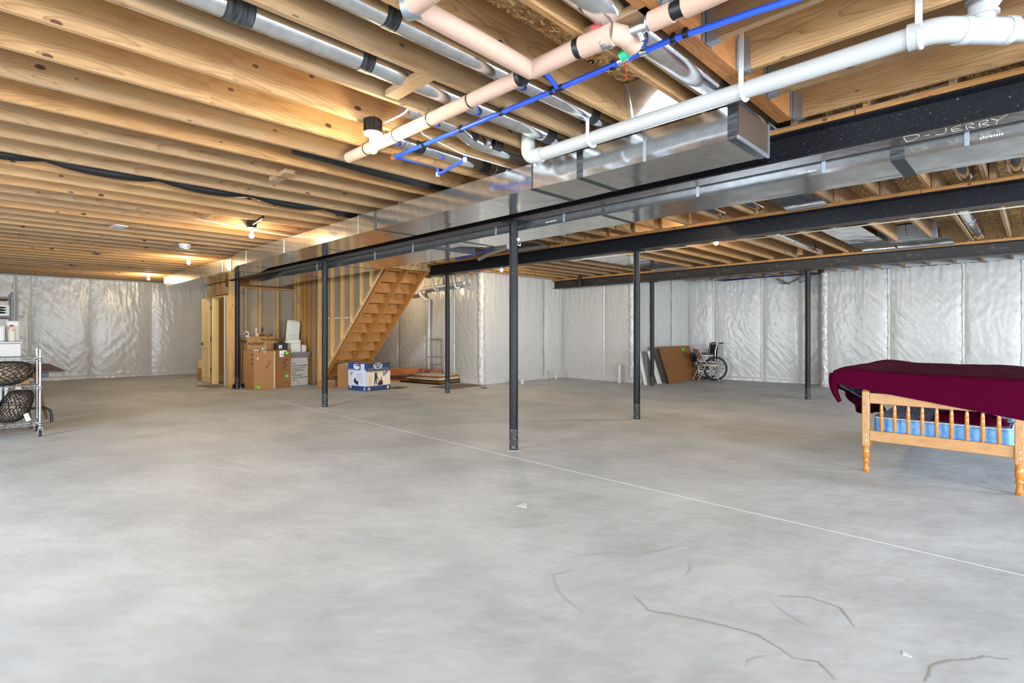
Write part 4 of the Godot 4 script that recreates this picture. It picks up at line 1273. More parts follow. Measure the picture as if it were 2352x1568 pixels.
func build_partition():
	var w := frame_node("wall_partition")
	var y0 := 0.045
	# wall with the door, in line with the beam
	stick(w, "stud", P(3.86, 1.19, 12.22), Vector3(0.12, 2.29, 0.04), M.pine)
	stick(w, "stud", P(3.86, 1.03, 12.265), Vector3(0.09, 1.98, 0.04), M.pine2)
	stick(w, "stud", P(3.86, 1.19, 13.36), Vector3(0.09, 2.29, 0.04), M.pine2)
	for b in [12.75, 13.1]: stick(w, "cripple_stud", P(3.86, 2.21, b), Vector3(0.09, 0.2, 0.038), M.pine2)
	stick(w, "header", P(3.86, 2.075, 12.81), Vector3(0.09, 0.06, 1.1), M.pine)
	stick(w, "top_plate", P(3.86, 2.325, 12.8), Vector3(0.09, 0.036, 1.2), M.pine2)
	# back wall of the nook, seen from its unfinished side
	var dw := S()
	bx(dw, P(4.68, 1.13, 12.79), Vector3(1.44, 2.17, 0.013), Basis(), 0.001)
	obj("drywall_sheet", dw, M.drywall, w)
	for a in [4.12, 4.30, 4.62, 5.02]: stick(w, "stud", P(a, 1.13, 12.735), Vector3(0.038, 2.17, 0.089), M.pine)
	stick(w, "top_plate", P(4.68, 2.235, 12.735), Vector3(1.46, 0.038, 0.089), M.pine2)
	stick(w, "bottom_plate", P(4.68, 0.064, 12.735), Vector3(1.44, 0.038, 0.089), M.pine2)
	var mud := S()
	for i in 7: bx(mud, P(4.565 + 0.006 * sin(i * 2.0), 0.95 + i * 0.055, 12.782), Vector3(0.03 + 0.012 * cos(i * 3.0), 0.06, 0.003), Basis(), 0.001)
	obj("joint_compound", mud, M.white, w)
	# side wall above the stairs
	var ds := S()
	var poly2 := PackedVector2Array([Vector2(8.72, 2.57), Vector2(12.79, 2.57), Vector2(12.79, 0.06), Vector2(11.55, 0.06), Vector2(8.72, 2.57)])
	poly2.resize(4)
	poly2 = PackedVector2Array([Vector2(8.73, 2.57), Vector2(12.79, 2.57), Vector2(12.79, 0.06), Vector2(11.55, 0.06), Vector2(8.78, 2.50)])
	extrude(ds, poly2, 0.013, Transform3D(Basis(Vector3(0, 0, -1), Vector3.UP, Vector3(1, 0, 0)), P(5.465, 0, 0)))
	obj("drywall_sheet", ds, M.drywall, w)
	for q in [[8.9, 10.55], [11.45, 12.6]]:
		var sm := S()
		bx(sm, P(5.463, 1.525, (q[0] + q[1]) / 2 if q[0] > 9 else 10.8), Vector3(0.003, 0.022, q[1] - q[0] if q[0] > 9 else 1.3), Basis(), 0.0)
		obj("sheet_joint", sm, M.white, w)
	for b in [12.62, 12.45, 12.22, 12.1, 11.87]: stick(w, "stud", P(5.42, 1.3, b), Vector3(0.089, 2.53, 0.038), M.pine if b > 12.3 else M.pine2)
	for b in [11.66, 11.60]: stick(w, "stud", P(5.415, 1.3, b), Vector3(0.089, 2.53, 0.04), M.joist[1])
	stick(w, "stud", P(5.42, 1.3, 11.38), Vector3(0.10, 2.53, 0.045), M.pine)
	for q in [[10.78, 0.69], [10.34, 1.07], [9.95, 1.41], [9.56, 1.76], [9.19, 2.09]]:
		stick(w, "stud", P(5.42, (q[1] + 2.57) / 2, q[0]), Vector3(0.089, 2.57 - q[1], 0.038), M.pine)
	var sl := S()
	bar(sl, P(5.445, 0.10, 11.50), P(5.445, 2.46, 8.83), 0.03, 0.045, Vector3.UP, 0.003, Vector2(0.3, 0.1))
	obj("sloping_plate", sl, M.pine, w)
	var sk := S()
	bar(sk, P(5.46, 0.06, 11.5), P(5.46, 2.47, 8.78), 0.006, 0.012, Vector3.UP, 0.001)
	obj("drywall_edge", sk, M.white, w)
	# the room behind the door
	var inr := S()
	bx(inr, P(4.7, 1.15, 14.25), Vector3(1.5, 2.2, 0.04), Basis(), 0.0)
	obj("inner_wall", inr, mat(Color(0.80, 0.60, 0.34), 0.8), w)
	stick(w, "baseboard", P(4.7, 0.11, 14.22), Vector3(1.5, 0.13, 0.02), M.door)
	# the door
	var d := frame_node("door_1")
	for q in [[P(3.865, 1.02, 12.50), Vector3(0.13, 1.95, 0.03)], [P(3.865, 1.02, 13.32), Vector3(0.15, 1.95, 0.03)], [P(3.865, 2.005, 12.91), Vector3(0.13, 0.03, 0.85)]]: stick(d, "jamb", q[0], q[1], M.door)
	stick(d, "jamb_stop", P(3.90, 1.0, 13.29), Vector3(0.04, 1.92, 0.03), M.door)
	stick(d, "casing_edge", P(3.795, 1.02, 12.455), Vector3(0.012, 1.95, 0.06), M.whitep)
	var leaf := S()
	bx(leaf, P(3.815, 1.03, 13.745), Vector3(0.035, 1.95, 0.71), Basis(), 0.003)
	var lf := obj("leaf", leaf, M.door, d)
	for k in 2:
		var pm := S(true)
		var lo: float = [1.02, 0.20][k]
		var hi: float = [1.86, 0.86][k]
		var pts := [P(3.796, lo, 13.53), P(3.796, lo, 13.96), P(3.796, hi, 13.96)]
		if k == 0:
			for i in range(1, 12): pts.append(P(3.796, hi + 0.09 * sin(PI * i / 12.0), 13.96 - 0.43 * i / 12.0))
		pts.append(P(3.796, hi, 13.53))
		pts.append(P(3.796, lo, 13.53))
		tube(pm, pts, 0.012, 6)
		obj("panel_moulding", pm, M.door, lf)
	for y in [0.36, 1.07, 1.78]:
		var h := S()
		bx(h, P(3.793, y, 13.365), Vector3(0.012, 0.10, 0.10), Basis(), 0.004)
		tube(h, [P(3.788, y - 0.05, 13.365), P(3.788, y + 0.05, 13.365)], 0.008, 8)
		obj("hinge", h, M.blackp, d)
	stick(d, "hinge_seal", P(3.80, 1.03, 13.37), Vector3(0.02, 1.95, 0.02), M.black)
	var kn := S(true)
	lathe(kn, [[0.0, 0.0], [0.032, 0.002], [0.03, 0.012], [0.012, 0.016], [0.012, 0.04], [0.0, 0.042]], Transform3D(Basis(Vector3.BACK, PI / 2), P(3.797, 0.95, 14.03)), 14)
	tube(kn, [P(3.755, 0.95, 14.03), P(3.75, 0.95, 13.93)], 0.009, 8)
	obj("lever_handle", kn, M.blackp, d)
	var mt := thing("floor_mat", "flat grey board lying on the floor in front of the door", "mat", F(3.62, 12.75))
	var s := S()
	bx(s, Vector3(0.0, 0.006, 0.0), Vector3(0.34, 0.012, 0.78), Basis(Vector3.UP, 0.12), 0.003)
	obj("board", s, mat(Color(0.46, 0.44, 0.40), 0.8), mt)
	var bh := thing("carton", "small tan carton half hidden behind the open door", "box", F(3.91, 14.5))
	s = S()
	bx(s, Vector3(0, 0.15, 0), Vector3(0.12, 0.30, 0.3), Basis(), 0.006)
	obj("body", s, M.card, bh)
	s = S()
	bx(s, Vector3(0, 0.40, -0.05), Vector3(0.09, 0.2, 0.2), Basis(), 0.006)
	obj("top_case", s, M.door, bh)

func build_stairs():
	var t := thing("staircase", "open-backed wooden basement stairs seen from below, rising to the right", "stairs", Vector3.ZERO)
	var run := 0.226
	var rise := 0.2
	var b1 := 11.62
	for k in 3:
		var a: float = [5.51, 5.96, 6.42][k]
		var pl := PackedVector2Array()
		pl.append(Vector2(b1 - 0.02, 0.046))
		for i in range(1, 13):
			pl.append(Vector2(b1 - 0.02 - run * (i - 1), 0.045 + rise * i - 0.03))
			pl.append(Vector2(b1 - 0.02 - run * i, 0.045 + rise * i - 0.03))
		pl.append(Vector2(b1 - 0.02 - run * 12, 2.57))
		pl.append(Vector2(8.74, 2.57))
		pl.append(Vector2(8.74, 2.44))
		pl.append(Vector2(11.445, 0.046))
		var s := S()
		extrude(s, pl, 0.038, Transform3D(Basis(Vector3(0, 0, -1), Vector3.UP, Vector3(1, 0, 0)), P(a - 0.019, 0, 0)))
		obj("stringer", s, M.stair, t)
	for i in range(1, 13):
		var y := 0.045 + rise * i
		var bf := b1 - run * (i - 1)
		stick(t, "tread", P(6.0, y - 0.015, bf - run / 2), Vector3(1.01, 0.03, run + 0.03), M.stair)
		stick(t, "riser", P(5.99, y - rise / 2 - 0.02, bf - 0.012), Vector3(0.95, rise - 0.035, 0.018), M.stair)
	var hd := S()
	bx(hd, P(5.95, 2.62, 8.71), Vector3(1.08, 0.37, 0.03), Basis(), 0.003)
	obj("landing_board", hd, M.osb, t)

# ------------------------------------------------------------------ cartons and clutter by the stairs
func carton(called: String, label: String, at: Vector3, turn: float, w: float, h: float, d: float, m, open := false, group := "") -> Node3D:
	# at = front left bottom corner on the plan; x = along the front, depth goes away (local -z)
	var t := thing(called, label, "box", at, turn, group)
	if open:
		for q in [["front", Vector3(w / 2, h / 2, -0.003), Vector3(w, h, 0.006)], ["back", Vector3(w / 2, h / 2, -d + 0.003), Vector3(w, h, 0.006)], ["side", Vector3(0.003, h / 2, -d / 2), Vector3(0.006, h, d - 0.012)], ["side", Vector3(w - 0.003, h / 2, -d / 2), Vector3(0.006, h, d - 0.012)], ["base", Vector3(w / 2, 0.004, -d / 2), Vector3(w - 0.012, 0.006, d - 0.012)]]:
			var s := S()
			bx(s, q[1], q[2], Basis(), 0.002, Vector2(rng.randf(), rng.randf()))
			obj(q[0] + "_panel", s, m, t)
	else:
		var s := S()
		bx(s, Vector3(w / 2, h / 2, -d / 2), Vector3(w, h, d), Basis(), 0.006, Vector2(rng.randf(), rng.randf()))
		obj("body", s, m, t)
		var f := S()
		bx(f, Vector3(w / 2, h + 0.0005, -d / 2), Vector3(w - 0.01, 0.002, 0.05), Basis(), 0.0)
		bx(f, Vector3(w / 2, h - 0.03, 0.0005), Vector3(0.05, 0.06, 0.002), Basis(), 0.0)
		obj("tape", f, mat(Color(0.70, 0.55, 0.36), 0.3), t)
	return t

func sticker(t, called, p: Vector3, s: Vector3, m):
	var st := S()
	bx(st, p, s, Basis(), 0.0)
	obj(called, st, m, t)

func picture(t, called, at: Vector3, x: Vector3, y: Vector3, img: Image):
	img.generate_mipmaps()
	var st := S()
	var n := x.cross(y)
	tri(st, at, at + x, at + x + y, n, Vector2(0, 1), Vector2(1, 1), Vector2(1, 0))
	tri(st, at, at + x + y, at + y, n, Vector2(0, 1), Vector2(1, 0), Vector2(0, 0))
	obj(called, st, mat(Color(1, 1, 1), 0.45, 0, ImageTexture.create_from_image(img)), t)

func fill_poly(im: Image, pts: Array, c: Color):
	var p := PackedVector2Array()
	var lo := Vector2(1e9, 1e9)
	var hi := -lo
	for i in range(0, pts.size(), 2):
		var v := Vector2(pts[i], pts[i + 1])
		p.append(v)
		lo = lo.min(v)
		hi = hi.max(v)
	for y in range(maxi(0, int(lo.y)), mini(im.get_height(), int(hi.y) + 1)):
		for x in range(maxi(0, int(lo.x)), mini(im.get_width(), int(hi.x) + 1)):
			if Geometry2D.is_point_in_polygon(Vector2(x + 0.5, y + 0.5), p): im.set_pixel(x, y, c)

func ring_px(im: Image, cx: float, cy: float, rx: float, ry: float, wd: float, c: Color):
	for y in range(int(cy - ry - 2), int(cy + ry + 3)):
		for x in range(int(cx - rx - 2), int(cx + rx + 3)):
			var q := Vector2((x - cx) / rx, (y - cy) / ry).length()
			if q < 1.0 and q > 1.0 - wd: im.set_pixel(x, y, c)

func snow_front() -> Image:
	var im := Image.create(320, 300, false, Image.FORMAT_RGB8)
	im.fill(Color(0.80, 0.72, 0.62))
	var nv := Color(0.13, 0.19, 0.30)
	im.fill_rect(Rect2i(0, 0, 320, 76), nv)
	im.fill_rect(Rect2i(0, 256, 320, 44), nv)
	im.fill_rect(Rect2i(0, 246, 320, 10), Color(0.34, 0.37, 0.42))
	ring_px(im, 150, 34, 62, 27, 0.12, Color(0.85, 0.86, 0.88))
	im.fill_rect(Rect2i(96, 22, 108, 20), Color(0.55, 0.58, 0.64))
	for i in 9: im.fill_rect(Rect2i(104 + i * 11, 26, 6, 12), nv)
	ring_px(im, 150, 52, 46, 14, 0.2, Color(0.85, 0.86, 0.88))
	for i in 26: im.fill_rect(Rect2i(20 + i * 11, 62, 7, 6), Color(0.62, 0.65, 0.70))
	im.fill_rect(Rect2i(0, 76, 320, 16), Color(0.36, 0.28, 0.22))
	for i in 12: im.fill_rect(Rect2i(8 + i * 27, 76, 9, 22 + (i * 7) % 19), Color(0.28, 0.21, 0.16))
	for i in 12: im.fill_rect(Rect2i(26, 130 + i * 9, 26 + (i * 13) % 22, 3), Color(0.52, 0.46, 0.40))
	# a figure pushing a machine
	fill_poly(im, [104, 118, 112, 106, 128, 106, 138, 120, 140, 158, 136, 200, 142, 236, 128, 236, 122, 190, 112, 236, 98, 236, 104, 180], Color(0.16, 0.17, 0.20))
	ring_px(im, 120, 97, 9, 11, 1.0, Color(0.48, 0.36, 0.30))
	fill_poly(im, [134, 128, 168, 196, 163, 200, 130, 140], Color(0.10, 0.10, 0.12))
	fill_poly(im, [150, 216, 176, 196, 204, 190, 216, 210, 214, 236, 176, 244, 150, 236], Color(0.22, 0.08, 0.09))
	fill_poly(im, [186, 192, 188, 166, 204, 158, 208, 164, 198, 174, 198, 194], Color(0.10, 0.10, 0.12))
	ring_px(im, 164, 236, 13, 13, 1.0, Color(0.07, 0.07, 0.08))
	ring_px(im, 206, 234, 11, 11, 1.0, Color(0.07, 0.07, 0.08))
	fill_poly(im, [216, 118, 284, 92, 290, 112, 226, 152], Color(0.18, 0.22, 0.30))
	for i in 4: fill_poly(im, [226 + i * 14, 124 - i * 5, 234 + i * 14, 121 - i * 5, 238 + i * 14, 133 - i * 5, 230 + i * 14, 137 - i * 5], Color(0.70, 0.72, 0.75))
	im.fill_rect(Rect2i(16, 264, 30, 26), Color(0.72, 0.62, 0.60))
	im.fill_rect(Rect2i(276, 262, 22, 28), Color(0.80, 0.78, 0.80))
	return im

func snow_side() -> Image:
	var im := Image.create(240, 300, false, Image.FORMAT_RGB8)
	im.fill(Color(0.80, 0.81, 0.88))
	im.fill_rect(Rect2i(0, 0, 240, 82), Color(0.12, 0.26, 0.58))
	im.fill_rect(Rect2i(0, 250, 240, 50), Color(0.15, 0.25, 0.42))
	fill_poly(im, [70, 22, 110, 10, 152, 26, 148, 62, 104, 74, 72, 58], Color(0.86, 0.86, 0.88))
	fill_poly(im, [96, 18, 150, 28, 146, 40, 92, 30], Color(0.25, 0.10, 0.12))
	im.fill_rect(Rect2i(166, 12, 46, 76), Color(0.88, 0.90, 0.90))
	for i in 6: im.fill_rect(Rect2i(172, 20 + i * 11, 34, 4), Color(0.55, 0.66, 0.60))
	for i in 10: im.fill_rect(Rect2i(8 + i * 23, 70, 16, 6), Color(0.70, 0.74, 0.84))
	for i in 3: im.fill_rect(Rect2i(24, 104 + i * 14, 40 - i * 6, 6), Color(0.20, 0.24, 0.36))
	for i in 14: im.fill_rect(Rect2i(160, 108 + i * 9, 34 - (i * 7) % 15, 3), Color(0.62, 0.64, 0.72))
	for i in 9: im.fill_rect(Rect2i(20, 158 + i * 9, 30 - (i * 5) % 11, 3), Color(0.62, 0.64, 0.72))
	for q in [[110, 190, 128, 120], [128, 120, 156, 124], [156, 124, 144, 196]]:
		for k in 60:
			var p := Vector2(q[0], q[1]).lerp(Vector2(q[2], q[3]), k / 59.0)
			im.fill_rect(Rect2i(int(p.x), int(p.y), 3, 3), Color(0.16, 0.18, 0.24))
	fill_poly(im, [76, 186, 92, 158, 102, 192, 136, 204, 132, 244, 92, 226, 74, 206], Color(0.10, 0.12, 0.20))
	im.fill_rect(Rect2i(14, 254, 30, 24), Color(0.72, 0.74, 0.84))
	im.fill_rect(Rect2i(206, 262, 16, 32), Color(0.70, 0.74, 0.84))
	return im

func build_boxes():
	# television carton, open, with its flap up
	var t := carton("television_carton", "tall open brown television carton with the maker's name and a raised flap", F(4.055, 11.86), 0.03, 0.60, 0.955, 0.34, M.card, true)
	var s := S()
	bx(s, Vector3(0.30, 1.02, -0.035), Vector3(0.60, 0.14, 0.006), Basis(Vector3.RIGHT, -0.5), 0.002)
	obj("flap", s, M.card, t)
	s = S()
	bx(s, Vector3(-0.03, 0.985, -0.17), Vector3(0.006, 0.09, 0.3), Basis(Vector3.BACK, 0.9), 0.002)
	obj("flap", s, M.card2, t)
	letters("SONY", 0.052, Vector3(0.02, 0.885, 0.001), Vector3.RIGHT, Vector3.BACK, M.ink, t, 1.7)
	letters("No US42AV", 0.045, Vector3(0.29, 0.985, -0.008), Vector3.RIGHT, Vector3(0, 0.48, 0.88), M.ink, t, 1.15)
	sticker(t, "printed_block", Vector3(-0.001, 0.13, -0.06), Vector3(0.002, 0.12, 0.09), M.ink)
	sticker(t, "printed_block", Vector3(-0.001, 0.80, -0.05), Vector3(0.002, 0.14, 0.025), mat(Color(0.35, 0.30, 0.30), 0.8))
	sticker(t, "label", Vector3(-0.001, 0.66, -0.05), Vector3(0.002, 0.06, 0.04), M.white)
	# front carton, lighter
	t = carton("carton", "front light-brown carton with green stickers and arrows on its left side", F(3.985, 11.28), 0.10, 0.44, 0.79, 0.48, M.card)
	sticker(t, "sticker", Vector3(0.09, 0.055, 0.001), Vector3(0.075, 0.045, 0.002), M.lime)
	sticker(t, "white_label", Vector3(0.075, 0.64, 0.001), Vector3(0.022, 0.04, 0.002), M.white)
	sticker(t, "clear_tape", Vector3(0.425, 0.39, 0.001), Vector3(0.03, 0.77, 0.002), mat(Color(0.76, 0.66, 0.52), 0.25))
	letters("G H Z", 0.045, Vector3(0.28, 0.42, 0.001), Vector3(0.6, 0.8, 0), Vector3.BACK, mat(Color(0.30, 0.20, 0.12), 0.8), t)
	for i in 3:
		var ar := S()
		bx(ar, Vector3(-0.001, 0.72 - i * 0.09, -0.075), Vector3(0.002, 0.012, 0.09), Basis(), 0.0)
		bx(ar, Vector3(-0.001, 0.70 - i * 0.09, -0.075), Vector3(0.002, 0.05, 0.02), Basis(), 0.0)
		obj("printed_arrow", ar, M.ink, t)
	# darker carton beside it
	t = carton("carton", "darker brown carton with two green stickers and handwriting, beside the white box", F(4.445, 11.37), 0.05, 0.335, 0.80, 0.40, M.card2)
	for y in [0.735, 0.245]: sticker(t, "sticker", Vector3(0.245, y, 0.001), Vector3(0.062, 0.045, 0.002), M.lime)
	sticker(t, "white_label", Vector3(0.13, 0.72, 0.001), Vector3(0.085, 0.13, 0.002), M.white)
	sticker(t, "white_label", Vector3(0.16, 0.775, 0.0015), Vector3(0.15, 0.022, 0.002), M.white)
	sticker(t, "printed_block", Vector3(0.135, 0.70, 0.0025), Vector3(0.03, 0.02, 0.001), M.ink)
	letters("NOV", 0.05, Vector3(0.19, 0.48, 0.001), Vector3(0.7, 0.7, 0), Vector3.BACK, mat(Color(0.25, 0.14, 0.07), 0.8), t)
	letters("27 E", 0.05, Vector3(0.17, 0.36, 0.001), Vector3(0.7, 0.7, 0), Vector3.BACK, mat(Color(0.25, 0.14, 0.07), 0.8), t)
	# white printed carton
	t = carton("carton", "white carton printed with lines of black text, its flap open", F(4.87, 11.62), 0.18, 0.43, 0.61, 0.22, M.card3, true)
	s = S()
	bx(s, Vector3(0.225, 0.675, 0.035), Vector3(0.44, 0.15, 0.006), Basis(Vector3.RIGHT, 0.55), 0.002)
	obj("flap", s, mat(Color(0.50, 0.47, 0.46), 0.8), t)
	var tx := ["Brilon", "Brilon PO Number 3000087", "Sku Number: 201578", "UPC# 840044113229", "W2.15", "Carton Quantity: 1", "Country of Origin: CHINA", "C/No. Z"]
	for i in tx.size(): letters(tx[i], 0.026, Vector3(0.04, 0.47 - i * 0.052, 0.001), Vector3.RIGHT, Vector3.BACK, M.ink, t, 0.85 if i != 1 else 0.78)
	sticker(t, "tape", Vector3(0.215, 0.55, 0.001), Vector3(0.05, 0.11, 0.002), mat(Color(0.72, 0.66, 0.60), 0.3))
	sticker(t, "tape", Vector3(0.19, 0.06, 0.001), Vector3(0.05, 0.11, 0.002), mat(Color(0.72, 0.66, 0.60), 0.3))
	t = carton("carton", "brown carton behind the white printed carton, under the foam slabs", F(4.83, 12.03), 0.0, 0.52, 0.76, 0.36, M.card2)
	# foam packing
	for q in [[Vector3(5.02, 0.807, 12.22), 0.30, 0.62, 0.05, -0.08, "tall white foam slab leaning upright behind the cartons, with a scored line"], [Vector3(5.06, 0.807, 12.32), 0.28, 0.66, 0.04, -0.10, "second white foam slab standing just behind the tallest one"]]:
		t = thing("foam_slab", q[5], "packing foam", P(q[0].x, q[0].y, q[0].z), 0.05)
		s = S()
		bx(s, Vector3(q[1] / 2, q[2] / 2 + 0.03, 0), Vector3(q[1], q[2], q[3]), Basis(Vector3.BACK, q[4]), 0.008)
		obj("slab", s, M.foamw, t)
		s = S()
		bx(s, Vector3(q[1] / 2 + 0.02, q[2] * 0.55, q[3] / 2), Vector3(q[1] - 0.01, 0.006, 0.003), Basis(Vector3.BACK, q[4]), 0.0)
		obj("scored_line", s, M.galv2, t)
	for q in [[0.04, 0.24, 0.92, "white foam block sitting in the open white carton", 0.0], [0.295, 0.10, 0.88, "narrow white foam end piece beside the foam block", -0.08]]:
		t = thing("foam_block", q[3], "packing foam", F(4.87, 11.62), 0.18)
		s = S()
		bx(s, Vector3(q[0] + q[1] / 2, 0.012 + q[2] / 2, -0.11), Vector3(q[1], q[2], 0.13), Basis(Vector3.BACK, q[4]), 0.008)
		obj("block", s, M.foamw, t)
	t = thing("foam_slab", "flat white foam slab lying across the top of the foam block", "packing foam", F(4.87, 11.62), 0.18)
	s = S()
	bx(s, Vector3(0.14, 0.97, -0.13), Vector3(0.30, 0.07, 0.14), Basis(), 0.008)
	obj("slab", s, M.foamw, t)
	# things on the cartons
	t = thing("small_box", "small black box with a white label on the darker carton", "box", F(4.53, 11.60) + Vector3(0, 0.802, 0), 0.05)
	s = S()
	bx(s, Vector3(0.12, 0.07, 0), Vector3(0.24, 0.14, 0.16), Basis(), 0.006)
	obj("body", s, M.blackp, t)
	sticker(t, "white_label", Vector3(0.075, 0.06, 0.081), Vector3(0.065, 0.07, 0.002), M.white)
	sticker(t, "printed_block", Vector3(0.075, 0.05, 0.083), Vector3(0.016, 0.03, 0.001), M.ink)
	t = thing("paper_bag", "crumpled brown paper bag in the television carton", "bag", P(4.50, 0.12, 12.03))
	s = S(true)
	sheet(s, 24, 10, func(u, v): return Vector3(cos(u * TAU) * (0.10 + 0.03 * v) * (1.0 + 0.10 * sin(u * 31.0 + v * 4.0)), v * 1.04 + 0.03 * v * sin(u * 12.0), sin(u * TAU) * (0.07 + 0.03 * v) * (1 + 0.12 * cos(u * 23.0))), Vector3(1, 0, 0))
	obj("paper", s, M.card2, t)
	t = thing("tool_handle", "red and black tool handle sticking up beside the paper bag", "tool", P(4.475, 0.12, 12.16))
	s = S(true)
	tube(s, [Vector3(0, 0, 0), Vector3(0.0, 1.10, 0)], 0.014, 10)
	obj("handle", s, M.red, t)
	s = S(true)
	tube(s, [Vector3(0.0, 1.10, 0), Vector3(0.0, 1.21, 0)], 0.017, 10)
	obj("grip", s, M.black, t)
	t = thing("bottle", "small yellow-topped bottle beside the paper bag", "bottle", P(4.36, 0.12, 12.10))
	s = S(true)
	lathe(s, [[0, 0], [0.03, 0.002], [0.03, 0.9], [0.02, 0.98], [0, 0.98]], Transform3D(), 12)
	obj("body", s, M.white, t)
	s = S(true)
	lathe(s, [[0, 0.98], [0.02, 0.98], [0.014, 1.06], [0, 1.07]], Transform3D(), 10)
	obj("cap", s, mat(Color(0.85, 0.78, 0.10), 0.4), t)
	t = thing("coiled_cable", "white cable coil on a grey block in the television carton", "cable", P(4.12, 0.12, 12.08))
	s = S()
	bx(s, Vector3(0, 0.52, 0), Vector3(0.09, 1.04, 0.10), Basis(), 0.006)
	obj("block", s, M.galv2, t)
	s = S(true)
	for k in 3:
		var pts := []
		for i in 17: pts.append(Vector3(-0.02 + 0.05 * cos(PI * i / 16.0), 1.05 + (0.05 + k * 0.012) * sin(PI * i / 16.0), 0.02 * k))
		tube(s, pts, 0.006, 6)
	obj("loops", s, M.whitep, t)
	t = thing("small_card", "small framed card standing on the front light-brown carton", "card", F(4.23, 11.42) + Vector3(0, 0.791, 0))
	s = S()
	bx(s, Vector3(0, 0.03, 0), Vector3(0.07, 0.06, 0.03), Basis(Vector3.RIGHT, -0.2), 0.003)
	obj("frame", s, M.foamw, t)
	sticker(t, "printed_block", Vector3(0, 0.032, 0.017), Vector3(0.045, 0.03, 0.002), M.ink)
	t = thing("paper_scrap", "crumpled white paper on the front light-brown carton", "paper", F(4.07, 11.40) + Vector3(0, 0.791, 0))
	s = S()
	bx(s, Vector3(0, 0.012, 0), Vector3(0.10, 0.022, 0.06), Basis(Vector3.UP, 0.3), 0.008)
	obj("sheet", s, M.white, t)
	# trainers at the foot of the post
	for k in 2:
		t = thing("trainer", ["black and white trainer nearer the cartons, at the foot of the post", "black and white trainer nearer the door stud"][k], "shoe", F([3.97, 3.80][k], [11.74, 11.80][k]), [0.5, 0.9][k], "trainers by the post")
		s = S(true)
		sheet(s, 20, 8, func(u, v):
			var an: float = u * TAU
			var L := 0.145
			var x: float = cos(an) * L
			var wd: float = 0.045 + 0.008 * cos(an)
			var top: float = 0.045 + 0.05 * smoothstep(0.2, -0.9, cos(an))
			var sh: float = cos(v * PI / 2)
			return Vector3(x * (0.45 + 0.55 * sh), 0.022 + top * sin(v * PI / 2), sin(an) * wd * (0.3 + 0.7 * sh)), Vector3(1, 0.3, 0))
		obj("upper", s, M.blackp, t)
		s = S(true)
		sheet(s, 20, 2, func(u, v): return Vector3(cos(u * TAU) * 0.15, v * 0.024, sin(u * TAU) * (0.047 + 0.008 * cos(u * TAU))), Vector3(1, 0, 0))
		obj("sole", s, mat(Color(0.42, 0.41, 0.39), 0.7), t)
		s = S()
		for i in 4: bar(s, Vector3(0.05 - i * 0.03, 0.085 + i * 0.004, 0.03), Vector3(0.045 - i * 0.03, 0.085 + i * 0.004, -0.03), 0.008, 0.004)
		obj("laces", s, M.whitep, t)
		s = S()
		for i in 3: bar(s, Vector3(-0.01 - i * 0.025, 0.03, 0.049), Vector3(0.01 - i * 0.025, 0.065, 0.04), 0.004, 0.009, Vector3(1, 0, 0))
		obj("side_stripes", s, M.whitep, t)
	# snow blower carton
	t = carton("snow_blower_carton", "square blue and white carton with a printed figure pushing a snow blower", F(5.47, 9.46), 0.12, 0.59, 0.565, 0.60, mat(Color(0.30, 0.34, 0.40), 0.6))
	picture(t, "printed_front", Vector3(0.002, 0.002, 0.0015), Vector3(0.586, 0, 0), Vector3(0, 0.56, 0), snow_front())
	picture(t, "printed_side", Vector3(-0.0015, 0.002, -0.598), Vector3(0, 0, 0.596), Vector3(0, 0.56, 0), snow_side())
	sticker(t, "open_top", Vector3(0.295, 0.567, -0.3), Vector3(0.585, 0.004, 0.59), M.card)
	t = carton("carton", "plain brown carton behind the snow blower carton, flaps ajar", F(5.47, 10.12), 0.10, 0.42, 0.49, 0.46, M.card)
	s = S()
	bx(s, Vector3(0.10, 0.51, -0.2), Vector3(0.2, 0.004, 0.4), Basis(Vector3.BACK, 0.22), 0.001)
	obj("flap", s, M.card3, t)
	s = S()
	bx(s, Vector3(0.32, 0.525, -0.2), Vector3(0.2, 0.004, 0.4), Basis(Vector3.BACK, -0.35), 0.001)
	obj("flap", s, M.card2, t)
	t = carton("carton", "low flat carton on the floor under the stairs with papers on top", F(5.28, 10.72), 0.35, 0.36, 0.12, 0.30, M.card)
	sticker(t, "papers", Vector3(0.19, 0.126, -0.14), Vector3(0.24, 0.008, 0.2), M.white)
	sticker(t, "printed_block", Vector3(0.16, 0.131, -0.12), Vector3(0.10, 0.001, 0.05), M.galv2)
	t = thing("flat_cardboard", "flat dark cardboard sheet on the floor right of the snow blower carton", "cardboard", F(6.28, 9.62), 0.3)
	s = S()
	bx(s, Vector3(0, 0.004, 0), Vector3(0.36, 0.006, 0.28), Basis(), 0.001)
	obj("sheet", s, mat(Color(0.33, 0.28, 0.23), 0.8), t)

